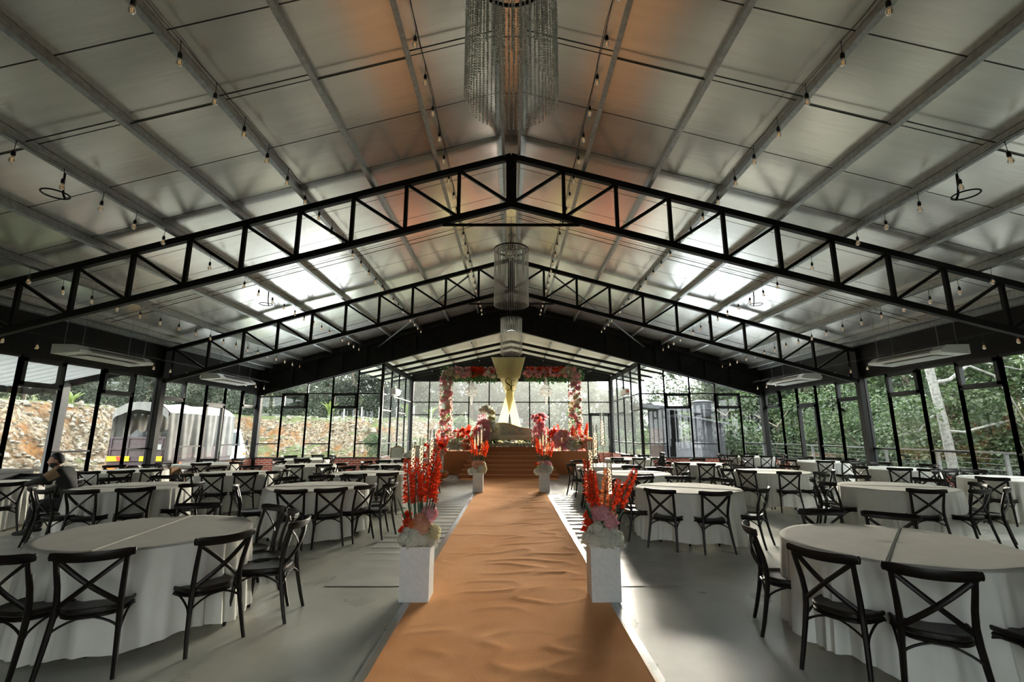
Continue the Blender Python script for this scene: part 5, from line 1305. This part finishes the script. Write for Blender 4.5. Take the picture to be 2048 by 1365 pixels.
rad = {0: (.17, .14), 1: (.165, .125), 2: (.17, .125), 3: (.175, .12), 4: (.10, .09), 5: (.068, .068), 6: .085, 7: .060, 8: .045, 10: .085, 11: .060, 12: .045, 14: .105, 15: .075, 16: .050, 17: .045, 18: .105, 19: .075, 20: .05, 21: .045}
body = skinned('body', [V[i] for i in keep], [(mp[a], mp[b]) for a, b in E_], [rad[i] for i in keep], jacket, pr)
# trousers as a slightly larger skin over the legs
tv = [(0, 0, .50), (-.02, -.10, .505), (-.42, -.13, .505), (-.44, -.12, .14), (-.02, .10, .505), (-.42, .14, .505), (-.40, .14, .14)]
skinned('trousers', tv, [(0, 1), (1, 2), (2, 3), (0, 4), (4, 5), (5, 6)], [(.165, .145), .112, .085, .062, .112, .085, .062], trousers, pr)
for yy, xx in ((-.13, -.46), (.15, -.42)):
    m = MB(); m.ball((xx-.06, yy, .05), .06, 10, 6, sq=(2.1, .8, .8)); m.build('shoe', rubber, pr)
# head: shaped lathe-like ellipsoid with face, ears, beard
hd = bpy.data.objects.new('head', None)
def face(u, v):
    a = u*2*PI; t = v*PI
    rx, ry, rz = .098, .076, .122
    x = math.sin(t)*math.cos(a); y = math.sin(t)*math.sin(a); z = -math.cos(t)
    p = Vector((x*rx, y*ry, z*rz))
    if z < 0: p.x = p.x*(1-.16*(-z))-.014*(-z)*(1 if x < 0 else .4); p.y *= 1-.22*(-z)     # jaw narrows, chin forward
    if x < -.5:                                                    # front of the face (-x)
        f = (-x-.5)*2
        p.x += .012*math.exp(-((z-.12)/.10)**2)*f*(1 if abs(y) > .15 else .25)   # eye sockets
        p.x -= .021*math.exp(-((z+.12)/.17)**2-(y/.20)**2)*f                    # nose
        p.x -= .010*math.exp(-((z+.45)/.07)**2-(y/.3)**2)*f                     # lips
        p.x -= .010*math.exp(-((z-.30)/.08)**2)*f                               # brow
    return (p.x, p.y, p.z)
m = MB(); m.grid(face, 36, 30)
for s in (-1, 1): m.ball((.012, s*.076, -.005), .026, 8, 6, sq=(.7, .35, 1.15))
m.sweep([(.01, 0, -.06), (.03, 0, -.17)], [.052, .060], 10)
h = m.build('head', skin, pr, loc=(-.285, 0, 1.215)); h.rotation_euler = (0, R(-4), R(18))
def shell(mask, off, nm, nu=44, nv=36):
    m = MB(); W = nu+1; vs = []; ok = []
    for j in range(nv+1):
        for i in range(nu+1):
            p = Vector(face(i/nu, j/nv)); q = Vector((p.x/.098, p.y/.076, p.z/.122)); k = mask(q)
            w = 1+.035*mnoise.noise(q*4.5)+.02*mnoise.noise(q*11)
            vs.append(tuple(p*((1+off*min(1, max(0, k)*3))*w))); ok.append(k > 0)
    m.add(vs, [f for f in ((j*W+i, j*W+i+1, (j+1)*W+i+1, (j+1)*W+i) for j in range(nv) for i in range(nu)) if sum(ok[t] for t in f) >= 3])
    return m.build(nm, hair, h)
# hair: forehead and ears stay clear, nape covered; beard along the jaw
shell(lambda q: q.z-(.52 if q.x < -.45 else .52-.62*(q.x+.45)/.6 if q.x < .15 else -.10-.45*min(1, (q.x-.15)/.5)), .15, 'hair')
shell(lambda q: min(-.22-q.z-.25*max(0, q.x+.3), .35-q.x, .25+abs(q.y)-.55*(1 if -.55 < q.z < -.30 and q.x < -.6 else 0)), .07, 'beard')
for s in (-1, 1):
    m = MB(); m.ball((-.083, s*.030, .020), .0115, 8, 6); m.build('eye', mat('eye_white', (.5, .5, .48), .2), h); m = MB(); m.box((-.094, s*.032, .040), (.012, .034, .008)); m.build('eyebrow', hair, h, smooth=False)
# tan panel across the upper near sleeve
m = MB(); m.sweep([(-.17, -.205, 1.03), (-.245, -.238, .975), (-.29, -.256, .94)], [.091, .082, .072], 14); m.build('sleeve_panel', tan_cloth, pr)
# forearms and hands resting on the table edge
def hand(parent, wrist, fwd, palm_n, curl, thumb_side):
    f = Vector(fwd).normalized(); n = Vector(palm_n); n = (n-f*n.dot(f)).normalized(); sd = f.cross(n)
    w = Vector(wrist); vs = [w, w+f*.045, w+f*.085]; es = [(0, 1), (1, 2)]; rs = [(.026, .019), (.036, .016), (.034, .014)]
    for k, (o_, L) in enumerate(((-.030, .068), (-.010, .078), (.010, .074), (.029, .058))):
        b = w+f*.085+sd*o_; c1 = b+(f*math.cos(curl*.4)+n*math.sin(curl*.4))*L*.45; c2 = c1+(f*math.cos(curl)+n*math.sin(curl))*L*.32; c3 = c2+(f*math.cos(curl*1.6)+n*math.sin(curl*1.6))*L*.25
        i0 = len(vs); vs += [b, c1, c2, c3]; es += [(2, i0), (i0, i0+1), (i0+1, i0+2), (i0+2, i0+3)]; rs += [.0098, .0090, .0082, .0070]
    b = w+f*.030+sd*thumb_side*.030; i0 = len(vs); vs += [b, b+(f*.6+sd*thumb_side*.6+n*.3).normalized()*.036, b+(f*.8+sd*thumb_side*.45+n*.5).normalized()*.066]; es += [(1, i0), (i0, i0+1), (i0+1, i0+2)]; rs += [.013, .0105, .0085]
    return skinned('hand', [tuple(v) for v in vs], es, rs, skin, parent)
skinned('forearm', [(-.36, -.27, .895), (-.30, -.22, .865), (-.22, -.16, .845)], [(0, 1), (1, 2)], [.052, .045, .038], jacket, pr)
hand(pr, (-.46, -.20, .835), (.9, .25, -.02), (0, 0, -1), .7, -1)
hand(pr, (-.62, .09, .835), (.6, -.75, -.02), (0, 0, -1), .6, 1)
g = MB(); g.lathe([(.030, 0), (.033, .002), (.038, .13), (.036, .13), (.031, .008), (.0, .006)], seg=16); tb = thing('tumbler', "glass tumbler with a pink drink before the seated person's hands", 'glass', (-8.95, 8.35, TH+.008))
g.build('glass', acrylic, tb); g = MB(); g.lathe([(.001, .008), (.029, .009), (.034, .085), (.001, .085)], seg=14); g.build('drink', mat('pink_drink', (.55, .22, .16), .3), tb)
